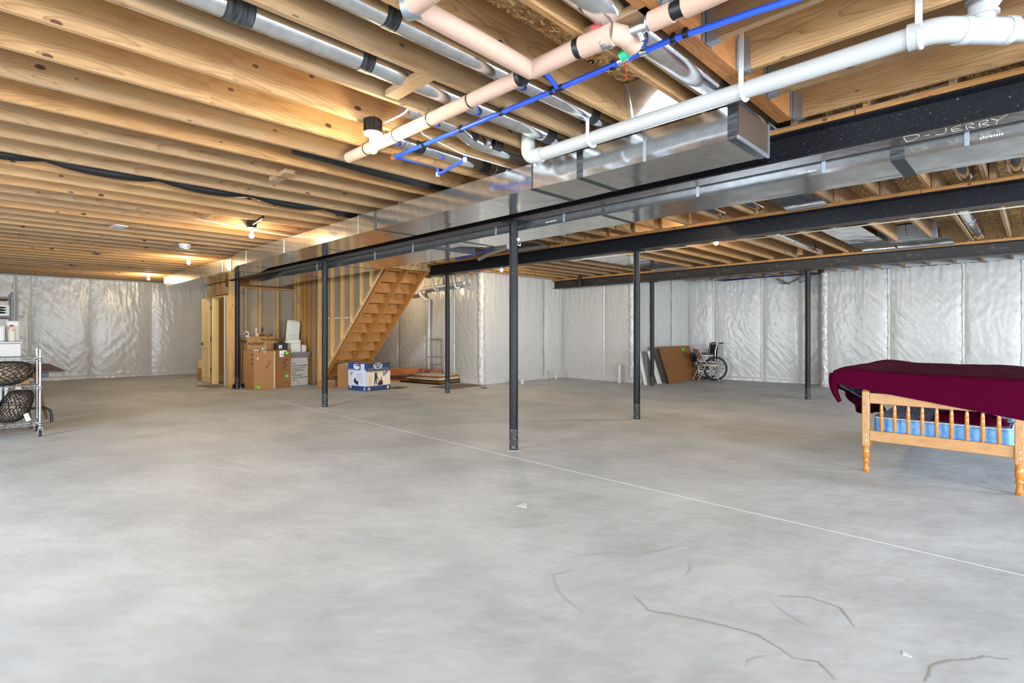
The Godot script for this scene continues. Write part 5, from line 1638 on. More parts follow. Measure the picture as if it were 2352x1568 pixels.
# ------------------------------------------------------------------ lumber, frames and trolley by the far wall
func build_middle():
	var gold := mat(Color(0.50, 0.36, 0.10), 0.35, 0.2)
	var dk := mat(Color(0.13, 0.09, 0.08), 0.4)
	var tan := mat(Color(0.70, 0.56, 0.40), 0.55)
	var pale := mat(Color(0.72, 0.64, 0.56), 0.55)
	var wal := mat(Color(0.36, 0.24, 0.15), 0.45)
	# picture frames stacked flat
	var y := 0.045
	var frs := [[0.98, 1.28, 0.035, dk, "lowest and largest dark picture frame of the stack on the floor"], [0.90, 1.20, 0.032, gold, "gold-edged picture frame second from the bottom of the stack"], [0.80, 1.0, 0.03, dk, "dark frame in the middle of the stack of frames"], [0.86, 1.02, 0.03, pale, "pale wooden frame above the middle dark frame of the stack"], [0.78, 0.96, 0.028, tan, "tan frame third from the top of the stack of frames"], [0.74, 0.9, 0.026, wal, "walnut frame second from the top of the stack of frames"], [0.70, 0.80, 0.024, tan, "topmost tan frame of the flat stack of frames"]]
	for i in frs.size():
		var q = frs[i]
		var t := thing("picture_frame", q[4], "frame", P(7.30 + 0.02 * sin(i * 2.0), y, 9.5), 0.16 + 0.05 * sin(i * 3.1), "picture frames stacked flat")
		var w: float = q[0] * 0.86
		var d: float = q[1]
		var h: float = q[2]
		var pr := PackedVector2Array([Vector2(0, 0), Vector2(0.07, 0), Vector2(0.07, h * 0.5), Vector2(0.045, h * 0.8), Vector2(0.02, h), Vector2(0.006, h * 0.85)])
		var bars := [[Vector3(0, 0, 0), Vector3(1, 0, 0), w], [Vector3(w, 0, 0), Vector3(0, 0, -1), d], [Vector3(w, 0, -d), Vector3(-1, 0, 0), w], [Vector3(0, 0, -d), Vector3(0, 0, 1), d]]
		for b in bars:
			var s := S()
			var z: Vector3 = b[1]
			var x := Vector3.UP.cross(z)
			extrude(s, pr, b[2], Transform3D(Basis(x, Vector3.UP, z), b[0]))
			obj("moulding", s, q[3], t)
		var p := S()
		bx(p, Vector3(w / 2, h * 0.3, -d / 2), Vector3(w - 0.1, 0.008, d - 0.1), Basis(), 0.0)
		obj("backing", p, M.card3, t)
		y += h + 0.001
	var t := thing("strap", "white plastic straps loose over the corner of the frame stack", "strap", P(7.95, y - 0.02, 9.62))
	var s := S()
	for q in [[Vector3(0, 0.02, 0), Vector3(0.06, -0.13, 0.16)], [Vector3(0.06, 0.015, -0.05), Vector3(0.10, -0.14, 0.12)], [Vector3(-0.05, 0.03, -0.1), Vector3(0.0, 0.02, 0)]]: bar(s, q[0], q[1], 0.022, 0.003)
	obj("band", s, M.whitep, t)
	t = thing("floor_mat", "thin grey mat under the stack of frames, before the wall corner", "mat", F(7.42, 9.02), 0.12)
	s = S()
	bx(s, Vector3(0, 0.002, 0), Vector3(1.1, 0.004, 0.7), Basis(), 0.001)
	obj("sheet", s, mat(Color(0.40, 0.36, 0.33), 0.8), t)
	# lumber: each board is a thing
	var red := mat(Color(0.42, 0.13, 0.08), 0.4, 0, M.pine.albedo_texture, Vector3(1 / 2.8, 1 / 0.32, 1))
	var org := mat(Color(0.86, 0.58, 0.24), 0.5, 0, M.pine.albedo_texture, Vector3(1 / 2.8, 1 / 0.32, 1))
	var rows := [[0.045, 2, org, 2.0, 0.03, 0.24, "wide orange board at the bottom of the lumber pile"], [0.077, 3, red, 1.5, 0.045, 0.11, "red-brown stained board low in the lumber pile"], [0.124, 3, red, 1.45, 0.045, 0.11, "red-brown stained board higher in the lumber pile"], [0.171, 3, org, 1.6, 0.035, 0.12, "orange board in the middle of the lumber pile"], [0.208, 3, org, 1.8, 0.038, 0.10, "orange board near the top of the lumber pile"], [0.248, 2, org, 1.9, 0.04, 0.14, "long orange board on top of the lumber pile"], [0.29, 1, org, 1.95, 0.038, 0.10, "topmost long orange board of the lumber pile"]]
	var bd := ["nearest the stairs", "in the second file", "nearest the wrapped wall"]
	for q in rows:
		for k in q[1]:
			var o := thing("board", q[6] + (", " + bd[k] if q[1] > 1 else ""), "board", P(6.95 + k * 0.11 + q[0] * 0.9, q[0], 11.42 + k * 0.16 + rng.randf_range(-0.04, 0.04)), -PI / 4 * 0.9 + rng.randf_range(-0.05, 0.05), "boards in the lumber pile")
			s = S()
			bx(s, Vector3(0.1, q[4] / 2, 0), Vector3(q[3] * 0.72, q[4], q[5] * 1.1), Basis(), 0.003, Vector2(rng.randf(), rng.randf() * 0.2))
			obj("plank", s, q[2], o)
	for k in 2:
		var o := thing("board", ["short red-orange offcut on the frames before the trolley, left one", "short red-orange offcut before the trolley, right one"][k], "board", P(7.80 + k * 0.16, 0.27, 10.55 - k * 0.22), -0.8)
		s = S()
		bx(s, Vector3(0, 0.03, 0), Vector3(0.36, 0.06, 0.03), Basis(), 0.003)
		obj("plank", s, mat(Color(0.62, 0.26, 0.09), 0.5), o)
		s = S()
		bx(s, Vector3(0, -0.11, 0), Vector3(0.2, 0.22, 0.06), Basis(), 0.003)
		obj("support", s, red, o)
	# folding luggage trolley
	t = thing("luggage_trolley", "bronze folding luggage trolley standing against the wrapped wall", "trolley", P(7.84, 0.27, 10.33), -0.8)
	var br := mat(Color(0.36, 0.29, 0.20), 0.4, 0.5)
	for sx in [-1, 1]:
		s = S()
		bx(s, Vector3(sx * 0.125, 0.40, 0), Vector3(0.022, 0.80, 0.02), Basis(), 0.003)
		obj("upright", s, br, t)
	s = S()
	bx(s, Vector3(0, 0.79, 0), Vector3(0.25, 0.03, 0.022), Basis(), 0.004)
	for k in 7: bx(s, Vector3(-0.10 + k * 0.033, 0.772 - 0.016 * absf(k - 3) / 3.0, 0), Vector3(0.034, 0.02, 0.02), Basis(), 0.003)
	obj("handle", s, br, t)
	for q in [[0.36, 0.40], [0.17, 0.23]]:
		s = S()
		bx(s, Vector3(0, q[0], 0.012), Vector3(q[1], 0.03, 0.016), Basis(), 0.003)
		obj("crossbar", s, br, t)
	s = S()
	bx(s, Vector3(0, -0.10, 0.05), Vector3(0.28, 0.02, 0.16), Basis(), 0.003)
	bx(s, Vector3(0, -0.05, 0.0), Vector3(0.26, 0.12, 0.02), Basis(), 0.003)
	bx(s, Vector3(0, -0.16, 0.02), Vector3(0.1, 0.12, 0.05), Basis(), 0.003)
	obj("toe_plate", s, br, t)
	# floor plumbing
	for q in [[8.85, 8.42, 0.12, 0.05, "short capped white pipe stub near the foot of the wrapped wall projection"], [10.3, 8.62, 0.21, 0.028, "slim white pipe stub at the inner wall corner"], [10.7, 7.02, 0.43, 0.05, "tall white pipe stub left of the far wall jog"]]:
		t = thing("pipe_stub", q[4], "pipe", F(q[0], q[1]))
		s = S(true)
		tube(s, [Vector3(0, -0.01, 0), Vector3(0, q[2] * 0.96, 0)], q[3], 18)
		obj("pipe", s, M.pvc, t)
		s = S(true)
		lathe(s, [[q[3] + 0.008, 0.0], [q[3] + 0.008, 0.05], [q[3] * 0.7, 0.06], [0, 0.06]], Transform3D(Basis(), Vector3(0, q[2] - 0.05, 0)), 18)
		obj("cap", s, M.pvc, t)
	t = thing("floor_cleanout", "small dark round cover set in the floor before the wall corner", "cover", F(7.62, 8.38))
	s = S(true)
	lathe(s, [[0.0, 0.008], [0.07, 0.007], [0.075, 0.0]], Transform3D(), 24)
	obj("lid", s, M.rust, t)

# ------------------------------------------------------------------ the pine bed at the right
func build_bed():
	var t := thing("bed_frame", "honey pine single bed frame with turned spindles in its footboard", "bed", P(5.45, 0, 0.58))
	for e in 2:
		var a: float = [0.0, 2.02][e]
		for sgn in [-1, 1]:
			var z: float = sgn * 0.482
			var s := S()
			bx(s, Vector3(a, 0.462, z), Vector3(0.055, 0.476, 0.055), Basis(), 0.006, Vector2(0.2 * sgn + e, 0.03))
			var post := obj("post", s, M.bed, t)
			s = S(true)
			lathe(s, [[0.0, 0.0], [0.022, 0.0], [0.0245, 0.012], [0.0225, 0.03], [0.017, 0.065], [0.0185, 0.085], [0.026, 0.092], [0.026, 0.099], [0.018, 0.106], [0.022, 0.118], [0.027, 0.145], [0.0275, 0.17], [0.024, 0.20], [0.019, 0.208], [0.026, 0.214], [0.026, 0.226], [0.0, 0.226]], Transform3D(Basis(), Vector3(a, 0, z)), 20)
			obj("leg", s, M.turned, t)
			s = S(true)
			lathe(s, [[0.020, 0.70], [0.026, 0.704], [0.026, 0.712], [0.021, 0.715], [0.025, 0.720], [0.024, 0.728], [0.0, 0.730]], Transform3D(Basis(), Vector3(a, 0, z)), 20)
			obj("cap", s, M.turned, post)
			for y in [0.255, 0.30]:
				s = S(true)
				lathe(s, [[0.0, 0.0025], [0.006, 0.002], [0.007, 0.0]], Transform3D(Basis(Vector3.BACK, PI / 2), Vector3(a - 0.027 if e == 0 else a + 0.03, y + 0.02, z + 0.006)), 12)
				obj("screw_cover", s, M.white, post)
		for q in [[0.64, 0.09], [0.317, 0.09]]:
			var s := S()
			bx(s, Vector3(a, q[0], 0), Vector3(0.024, q[1], 0.912), Basis(), 0.004, Vector2(q[0], q[0] * 0.2))
			obj("rail", s, M.bed, t)
		for k in 9:
			var s := S(true)
			lathe(s, [[0.008, 0.36], [0.0095, 0.366], [0.0128, 0.39], [0.0138, 0.42], [0.0130, 0.436], [0.0138, 0.44], [0.0142, 0.478], [0.0135, 0.482], [0.0142, 0.486], [0.0138, 0.53], [0.013, 0.534], [0.0135, 0.538], [0.013, 0.565], [0.0098, 0.588], [0.008, 0.597]], Transform3D(Basis(), Vector3(a, 0, -(0.0 + (k - 4) * 0.0926) )), 14)
			obj("spindle", s, M.turned, t)
	for sgn in [-1, 1]:
		var s := S()
		bx(s, Vector3(1.01, 0.26, sgn * 0.478), Vector3(1.96, 0.10, 0.024), Basis(), 0.004, Vector2(0.3, 0.05))
		obj("side_rail", s, M.bed, t)
	for k in 6:
		var s := S()
		bx(s, Vector3(0.25 + k * 0.3, 0.292, 0), Vector3(0.07, 0.018, 0.93), Basis(), 0.003)
		obj("slat", s, M.pine2, t)
	# light-blue lower mattress
	var blue := mat(Color(0.42, 0.66, 0.88), 0.45, 0, ramp_tex(noise(151, 0.02, FastNoiseLite.TYPE_SIMPLEX_SMOOTH, 4), 256, 256, [Color(0.70, 0.75, 0.80), Color(1, 1, 1)]), Vector3(2, 2, 1))
	bump(blue, normal_tex(noise(152, 0.02, FastNoiseLite.TYPE_SIMPLEX_SMOOTH, 3), 256, 256, 6.0), 0.5)
	var pat := mat(Color(1, 1, 1), 0.5, 0, ramp_tex(noise(153, 0.018, FastNoiseLite.TYPE_SIMPLEX_SMOOTH, 4), 512, 512, [Color(0.10, 0.12, 0.22), Color(0.16, 0.20, 0.34), Color(0.60, 0.66, 0.74), Color(0.86, 0.87, 0.90), Color(0.25, 0.28, 0.40)]), Vector3(2.2, 2.2, 1))
	t = thing("mattress", "light blue lower mattress with white piping, seen through the spindles", "mattress", P(5.50, 0.302, 0.58))
	var m := S(true)
	sheet_box(m, Vector3(0.96, 0.088, 0), Vector3(1.90, 0.172, 0.885), 0.03, 161)
	obj("cover", m, blue, t)
	m = S(true)
	sheet(m, 30, 16, func(u, v): return Vector3(0.03 + u * 1.86, 0.177 + 0.01 * sin(u * PI) * sin(v * PI), -0.425 + v * 0.85), Vector3.UP, Vector2(1.86, 0.85))
	obj("top_panel", m, pat, t)
	for y in [0.168, 0.012]:
		m = S(true)
		tube(m, rounded([Vector3(0.5, y, 0.44), Vector3(0.01, y, 0.44), Vector3(0.01, y, -0.44), Vector3(0.5, y, -0.44)], 0.06), 0.006, 8)
		obj("piping", m, M.whitep, t)
	# patterned upper mattress, too wide for the frame
	t = thing("mattress", "dark patterned upper mattress that overhangs the left bed post", "mattress", P(5.50, 0.565, 0.58))
	m = S(true)
	sheet(m, 56, 40, func(u, v):
		# u runs round the section (across the bed), v along its length
		var an: float = u * TAU
		var ex := 0.16
		var cz: float = signf(cos(an)) * pow(absf(cos(an)), ex)
		var cy: float = signf(sin(an)) * pow(absf(sin(an)), ex)
		var z: float = -cz * (0.72 if cz > 0 else 0.66)
		var e: float = 1.0 - pow(absf(2 * v - 1), 14.0) * 0.25
		var lift: float = 0.045 * smoothstep(-0.40, -0.74, z)
		return Vector3(0.03 + v * 1.9, 0.135 + cy * 0.12 * e + lift + (0.06 * smoothstep(-0.48, -0.72, z) if cy < 0 else 0.0), z * (0.96 + 0.04 * e)), Vector3(0, 0, 1), Vector2(2.2, 1.9))
	obj("cover", m, pat, t)
	m = S(true)
	tube(m, [Vector3(0.03, 0.235, -0.69), Vector3(0.5, 0.22, -0.72), Vector3(1.9, 0.22, -0.72)], 0.008, 8)
	obj("piping", m, M.whitep, t)
	# burgundy cover
	t = thing("blanket", "burgundy velvet blanket draped over the bed and its footboard", "blanket", P(5.45, 0, 0.58))
	var nz := noise(171, 1.0, FastNoiseLite.TYPE_SIMPLEX_SMOOTH, 3)
	m = S(true)
	# cross-section over the top from the left hang to the right hang; along v from the front hem back to the head
	sheet(m, 60, 70, func(u, v):
		var zl := -0.70
		var zr := 1.0
		var z: float = lerpf(zl - 0.03, zr, u)
		var hem: float = lerpf(0.715, 0.560, clampf((z + 0.50) / 1.0, -0.2, 1.2))
		if z < -0.55: hem = lerpf(0.715, 0.755, clampf((-0.55 - z) / 0.15, 0, 1))
		var top: float = 0.872 + 0.028 * smoothstep(-0.3, -0.6, z) - 0.012 * smoothstep(0.2, 1.0, z) - 0.03 * pow(clampf((-0.62 - z) / 0.11, 0, 1), 2.0)
		var x := 0.0
		var y := 0.0
		var drop := top - hem
		var f := 0.16
		if v < f:
			var k: float = v / f
			x = -0.040 + 0.02 * k * k
			y = hem + drop * k * 0.93
		else:
			var k: float = (v - f) / (1 - f)
			x = -0.02 + 1.97 * k
			y = top - drop * 0.07 * exp(-k * 40.0)
		x += 0.008 * nz.get_noise_2d(z * 3.0, v * 2.0)
		y += 0.010 * nz.get_noise_2d(z * 2.0 + 9.0, v * 4.0) * smoothstep(0.1, 0.3, v)
		return Vector3(x, y, z), Vector3(0, 1, 0), Vector2(2, 2))
	obj("top", m, M.velvet, t)
	m = S(true)
	sheet(m, 44, 16, func(u, v):
		# the side that hangs past the left edge; its hem falls lower towards the head
		var x: float = 0.0 + u * 1.95
		var low: float = lerpf(0.70, 0.36, smoothstep(0.02, 0.55, u)) - 0.05 * smoothstep(0.5, 1.0, u)
		var fold: float = 0.022 * sin(u * 36.0 + v * 2.0) * v + 0.02 * nz.get_noise_2d(u * 6.0, v * 3.0)
		var y: float = lerpf(0.865, low, v)
		return Vector3(x, y + 0.0, -0.725 - 0.03 * sin(v * PI) + fold * 0.8 + 0.05 * v * u), Vector3(0, 0, -1), Vector2(2, 0.5))
	obj("side_hang", m, M.velvet, t)
	m = S(true)
	sheet(m, 10, 18, func(u, v):
		# the loose corner fold at the front left
		var y: float = lerpf(0.862, 0.60, v)
		var w: float = lerpf(0.10, 0.03, v)
		return Vector3(-0.03 + 0.012 * sin(u * 9.0), y - 0.02 * u, -0.66 - w * u - 0.03 * sin(v * PI)), Vector3(-1, 0, 0), Vector2(0.2, 0.2))
	obj("corner_fold", m, M.velvet, t)
	t = thing("cloth", "crumpled burgundy cloth bunched between the two mattresses", "cloth", P(5.62, 0.483, 0.40))
	m = S(true)
	sheet(m, 28, 14, func(u, v):
		var an: float = u * TAU
		var r: float = 1.0 + 0.22 * sin(an * 5.0 + v * 3.0) * 0.5 + 0.2 * nz.get_noise_2d(u * 14.0, v * 9.0)
		return Vector3(sin(v * PI / 2) * 0.0 + cos(an) * 0.10 * cos(v * PI / 2) * r, sin(v * PI / 2) * 0.085 * r, sin(an) * 0.23 * cos(v * PI / 2) * r), Vector3(1, 0, 0), Vector2(1, 1))
	obj("folds", m, M.velvet, t)

func sheet_box(st, c: Vector3, s: Vector3, r: float, sd: int):
	# soft slab: rounded-rectangle outline swept up with rounded top and bottom edges
	var nz := noise(sd, 4.0, FastNoiseLite.TYPE_SIMPLEX_SMOOTH, 2)
	var h := s * 0.5
	var ring := func(u: float, inset: float) -> Vector2:
		var L := 2.0 * (s.x + s.z)
		var d := u * L
		var p := Vector2.ZERO
		if d < s.x: p = Vector2(-h.x + d, h.z)
		elif d < s.x + s.z: p = Vector2(h.x, h.z - (d - s.x))
		elif d < 2 * s.x + s.z: p = Vector2(h.x - (d - s.x - s.z), -h.z)
		else: p = Vector2(-h.x, -h.z + (d - 2 * s.x - s.z))
		var R := 0.06
		var q := Vector2(clampf(p.x, -(h.x - R), h.x - R), clampf(p.y, -(h.z - R), h.z - R))
		if (p - q).length() > 0.0: p = q + (p - q).normalized() * (R - inset)
		return p
	var rows := [[0.9, -1.0], [0.3, -0.97], [0.0, -0.7], [0.0, -0.3], [0.0, 0.2], [0.0, 0.7], [0.3, 0.97], [0.9, 1.0]]
	sheet(st, 96, rows.size() - 1, func(u, v):
		var k = rows[int(round(v * (rows.size() - 1)))]
		var p: Vector2 = ring.call(u, k[0] * r)
		var y: float = k[1] * h.y
		return c + Vector3(p.x, y + 0.004 * nz.get_noise_2d(u * 60.0, v * 5.0), p.y) * Vector3(1, 1, 1), Vector3(0, 0, 1), Vector2(2 * (s.x + s.z), s.y))

# ------------------------------------------------------------------ things at the left edge
func wire_shelf(t, y: float, a0: float, a1: float, b0: float, b1: float):
	var s := S(true)
	for e in [b0, b1]:
		tube(s, [P(a0, y, e), P(a1, y, e)], 0.004, 6)
		tube(s, [P(a0, y - 0.032, e), P(a1, y - 0.032, e)], 0.004, 6)
		var z := []
		var n := int((a1 - a0) / 0.034)
		for i in n + 1: z.append(P(a0 + (a1 - a0) * i / n, y - (0.0 if i % 2 == 0 else 0.032), e))
		tube(s, z, 0.003, 5)
	for e in [a0, a1]:
		tube(s, [P(e, y, b0), P(e, y, b1)], 0.004, 6)
		tube(s, [P(e, y - 0.032, b0), P(e, y - 0.032, b1)], 0.004, 6)
		var z := []
		for i in 15: z.append(P(e, y - (0.0 if i % 2 == 0 else 0.032), b0 + (b1 - b0) * i / 14.0))
		tube(s, z, 0.003, 5)
	obj("shelf_frame", s, M.chrome, t)
	s = S(true)
	var k := a0 + 0.024
	while k < a1:
		tube(s, [P(k, y + 0.002, b0), P(k, y + 0.002, b1)], 0.0022, 5)
		k += 0.024
	for i in 2: tube(s, [P(a0, y - 0.004, lerpf(b0, b1, (i + 1) / 3.0)), P(a1, y - 0.004, lerpf(b0, b1, (i + 1) / 3.0))], 0.003, 5)
	var o := obj("wire_deck", s, M.chrome, t)
	o.set_meta("kind", "stuff")

func net_bag(label: String, at: Vector3, sx: float, sy: float, sz: float, sd: int, lean: float, m, net):
	var t := thing("mesh_bag", label, "bag", at)
	var nz := noise(sd, 2.4, FastNoiseLite.TYPE_SIMPLEX_SMOOTH, 3)
	var fn := func(u, v):
		var an: float = u * TAU
		var el: float = (v - 0.5) * PI
		var r: float = 1.0 + 0.16 * nz.get_noise_3d(cos(an) * cos(el) * 1.5, sin(el) * 1.5, sin(an) * cos(el) * 1.5)
		var y: float = sin(el)
		y = signf(y) * pow(absf(y), 0.8)
		var c: float = pow(cos(el), 0.6)
		return Vector3(cos(an) * c * sx * r + lean * y, (y + 1.0) * sy * (1.0 + 0.1 * (r - 1.0)), sin(an) * c * sz * r)
	var s := S(true)
	sheet(s, 40, 24, fn, Vector3(1, 0, 0), Vector2(1, 1))
	obj("contents", s, m, t)
	# the knotted net: two families of slanting cords over the bag
	var cords := S(true)
	for fam in [-1.0, 1.0]:
		for i in 26:
			var pts := []
			for k in 25:
				var v: float = 0.06 + 0.88 * k / 24.0
				var p: Vector3 = fn.call(fposmod(i / 26.0 + fam * v * 0.42, 1.0), v)
				pts.append(Vector3((p.x - lean * 0.0) * 1.02, p.y, p.z * 1.02))
			tube(cords, pts, 0.0052, 4, false)
	var o := obj("net", cords, net, t)
	o.set_meta("kind", "stuff")
	s = S(true)
	tube(s, [fn.call(0.62, 0.08), fn.call(0.62, 0.3), fn.call(0.64, 0.6), fn.call(0.66, 0.92)], 0.028, 8, true, 0.4)
	obj("strap", s, net, t)
	return t

func build_left():
	var t := thing("wire_cart", "chrome wire shelving cart on castors at the left edge", "cart", Vector3.ZERO)
	var a0 := -0.42
	var a1 := 0.525
	var b0 := 8.0
	var b1 := 8.45
	for a in [a0, a1]:
		for b in [b0, b1]:
			var s := S(true)
			tube(s, [F(a, b) + Vector3(0, 0.125, 0), F(a, b) + Vector3(0, 0.98, 0)], 0.0125, 14)
			for i in 30: lathe(s, [[0.0127, -0.001], [0.0132, 0], [0.0127, 0.001]], Transform3D(Basis(), F(a, b) + Vector3(0, 0.16 + i * 0.0275, 0)), 10)
			obj("post", s, M.chrome, t)
			s = S(true)
			for y in [0.90, 0.58, 0.17]: lathe(s, [[0.013, -0.02], [0.019, -0.018], [0.017, 0.018], [0.013, 0.02]], Transform3D(Basis(), P(a, y, b)), 12)
			obj("collar", s, M.chrome, t)
			s = S(true)
			lathe(s, [[0.0, -0.012], [0.03, -0.012], [0.034, 0.0], [0.03, 0.012], [0.0, 0.012]], Transform3D(Basis(Vector3.BACK, PI / 2), F(a, b) + Vector3(0, 0.034, 0)), 18)
			obj("castor_wheel", s, M.rubber, t)
			s = S()
			for sx in [-1, 1]: bx(s, F(a, b) + Vector3(sx * 0.018, 0.062, 0), Vector3(0.004, 0.075, 0.03), Basis(), 0.001)
			bx(s, F(a, b) + Vector3(0, 0.10, 0), Vector3(0.042, 0.006, 0.034), Basis(), 0.001)
			lathe(s, [[0, 0.0], [0.009, 0.0], [0.009, 0.03], [0, 0.03]], Transform3D(Basis(), F(a, b) + Vector3(0, 0.10, 0)), 10)
			obj("castor_fork", s, M.galv2, t)
	for y in [0.93, 0.61, 0.20]: wire_shelf(t, y, a0, a1, b0, b1)
	var lump := mat(Color(1, 1, 1), 0.6, 0, ramp_tex(noise(181, 0.05, FastNoiseLite.TYPE_CELLULAR, 2), 256, 256, [Color(0.10, 0.07, 0.05), Color(0.40, 0.31, 0.22), Color(0.58, 0.49, 0.38), Color(0.70, 0.62, 0.50)]), Vector3(5, 3, 1))
	var net := mat(Color(0.02, 0.02, 0.022), 0.7)
	net_bag("black net bag of balls lying on the middle shelf of the cart", P(0.16, 0.615, 8.22), 0.30, 0.135, 0.17, 5, 0.04, lump, net)
	net_bag("black net bag standing on the bottom shelf of the cart, right one", P(0.33, 0.205, 8.20), 0.13, 0.175, 0.15, 6, 0.05, lump, net)
	net_bag("black net bag on the bottom shelf of the cart, at the frame edge", P(0.05, 0.205, 8.2), 0.14, 0.18, 0.16, 7, 0.0, lump, net)
	t = thing("paper_tag", "small cream paper tag on the bottom shelf of the cart", "tag", P(0.42, 0.21, 8.05), 0.3)
	var s := S()
	bx(s, Vector3(0, 0.05, 0), Vector3(0.045, 0.09, 0.006), Basis(Vector3.BACK, 0.3), 0.002)
	obj("card", s, M.foamw, t)
	t = thing("carton", "small light brown carton behind the lower net bags on the cart", "box", P(0.40, 0.615, 8.33))
	s = S()
	bx(s, Vector3(0, 0.05, 0), Vector3(0.1, 0.10, 0.12), Basis(), 0.004)
	obj("body", s, M.card, t)
	# sawhorse and table
	t = thing("sawhorse", "grey plank sawhorse standing behind the wire cart", "sawhorse", Vector3.ZERO)
	var gw := mat(Color(0.50, 0.45, 0.41), 0.75, 0, M.pine.albedo_texture, Vector3(1 / 2.8, 1 / 0.32, 1))
	for q in [[P(0.42, 0.69, 8.85), F(0.49, 8.70)], [P(0.55, 0.69, 9.35), F(0.69, 9.5)], [P(0.36, 0.69, 8.85), F(0.25, 8.75)], [P(0.36, 0.69, 9.35), F(0.25, 9.4)]]:
		s = S()
		bar(s, q[0], q[1], 0.035, 0.075, Vector3(0, 0, 1), 0.003, Vector2(rng.randf(), 0.1))
		obj("leg", s, gw, t)
	s = S()
	bar(s, P(0.43, 0.70, 8.78), P(0.48, 0.70, 9.42), 0.10, 0.04, Vector3.UP, 0.003)
	obj("top_rail", s, M.bed, t)
	t = thing("folding_table", "brown folding table behind the cart by the wrapped wall", "table", P(0.55, 0.66, 10.6))
	s = S()
	bx(s, Vector3(0, 0.025, 0), Vector3(0.66, 0.022, 2.3), Basis(), 0.004)
	obj("tabletop", s, mat(Color(0.36, 0.23, 0.12), 0.45, 0, M.pine.albedo_texture, Vector3(1, 3, 1)), t)
	s = S()
	bx(s, Vector3(-0.05, -0.02, 1.1), Vector3(0.42, 0.06, 0.03), Basis(), 0.004)
	obj("apron", s, mat(Color(0.10, 0.14, 0.24), 0.4), t)
	for z in [0.95, -0.95]:
		s = S(true)
		tube(s, rounded([Vector3(-0.28, -0.60, z), Vector3(-0.28, -0.02, z), Vector3(-0.2, 0.01, z)], 0.05), 0.013, 10)
		obj("leg", s, M.blackp, t)
	t = thing("tube_stand", "bent black tube foot on the floor right of the cart", "stand", F(0.5, 9.2))
	s = S(true)
	tube(s, rounded([Vector3(-0.3, 0.19, 0.0), Vector3(0.205, 0.19, 0.03), Vector3(0.215, 0.0, 0.05)], 0.09), 0.0155, 12)
	obj("tube", s, M.blackp, t)
	s = S(true)
	tube(s, [Vector3(-0.29, 0.19, 0), Vector3(-0.29, 0.0, 0)], 0.0155, 12)
	obj("foot", s, M.blackp, t)
	# freezer with tubs
	t = thing("chest_cabinet", "white chest cabinet under the tubs at the left wall", "cabinet", F(0.05, 12.5))
	s = S()
	bx(s, Vector3(0, 0.49, 0), Vector3(1.02, 0.98, 0.62), Basis(), 0.01)
	obj("body", s, M.white, t)
	s = S()
	bx(s, Vector3(0, 1.0, 0), Vector3(1.05, 0.03, 0.65), Basis(), 0.008)
	obj("lid", s, M.whitep, t)
	for q in [[0.46, 12.45, 0.17, 0.345, 0.24, "tall cream plastic tub standing on the white cabinet, right one"], [0.27, 12.3, 0.18, 0.26, 0.2, "lower white plastic tub on the cabinet at the frame edge"]]:
		t = thing("plastic_tub", q[5], "tub", P(q[0], 1.062, q[1]))
		s = S()
		bx(s, Vector3(0, q[3] / 2, 0), Vector3(q[2], q[3], q[4]), Basis(), 0.02)
		obj("body", s, M.white, t)
		s = S()
		bx(s, Vector3(0, q[3] - 0.012, 0), Vector3(q[2] + 0.015, 0.024, q[4] + 0.015), Basis(), 0.006)
		obj("rim", s, M.foamw, t)
	t = thing("jug", "cream jug with a red cap in front of the tubs", "jug", P(0.445, 1.062, 12.24))
	s = S(true)
	lathe(s, [[0, 0], [0.045, 0.004], [0.048, 0.05], [0.048, 0.16], [0.04, 0.20], [0.03, 0.235], [0.02, 0.25], [0, 0.25]], Transform3D(), 18)
	obj("body", s, M.foamw, t)
	s = S(true)
	lathe(s, [[0, 0.25], [0.022, 0.25], [0.022, 0.275], [0, 0.28]], Transform3D(), 14)
	obj("cap", s, M.red, t)
	s = S()
	bx(s, Vector3(0.02, 0.19, 0.042), Vector3(0.04, 0.022, 0.006), Basis(), 0.001)
	obj("label_strip", s, mat(Color(0.75, 0.40, 0.26), 0.5), t)
	# slotted rack
	t = thing("slotted_rack", "black slotted metal rack above the white tubs at the left edge", "rack", Vector3.ZERO)
	for q in [[0.475, 12.95], [0.475, 13.75]]:
		s = S()
		bx(s, P(q[0], 0.985, q[1]), Vector3(0.035, 1.88, 0.035), Basis(), 0.003)
		obj("upright", s, M.blackp, t)
		if q[1] < 13.0:
			s = S()
			for i in 34: bx(s, P(q[0], 0.28 + i * 0.048, q[1] - 0.018), Vector3(0.007, 0.014, 0.003), Basis(), 0.0)
			var o := obj("slots", s, M.galv2, t)
			o.set_meta("kind", "stuff")
	for y in [1.82, 1.485]:
		s = S()
		bx(s, P(-0.16, y, 12.95), Vector3(1.25, 0.04, 0.03), Basis(), 0.003)
		obj("beam", s, M.blackp, t)
		s = S()
		bx(s, P(-0.16, y - 0.01, 13.37), Vector3(1.2, 0.02, 0.82), Basis(), 0.002)
		obj("shelf_board", s, M.pine2, t)
	for q in [0.66]: stick(t, "upright", P(-0.78, 0.985, 12.95), Vector3(0.035, 1.82, 0.035), M.blackp)
	t = thing("printed_box", "cream box printed with dark dish shapes on the black rack", "box", P(0.33, 1.506, 13.1))
	s = S()
	bx(s, Vector3(0, 0.095, 0), Vector3(0.24, 0.19, 0.2), Basis(), 0.004)
	obj("body", s, M.foamw, t)
	for i in 3:
		s = S(true)
		lathe(s, [[0, 0.0], [0.085, 0.0], [0.085, 0.002], [0, 0.002]], Transform3D(Basis(Vector3.RIGHT, PI / 2).scaled(Vector3(1, 0.22, 1)), Vector3(-0.01, 0.055 + i * 0.045, 0.1)), 20)
		obj("printed_dish", s, M.ink, t)
	s = S()
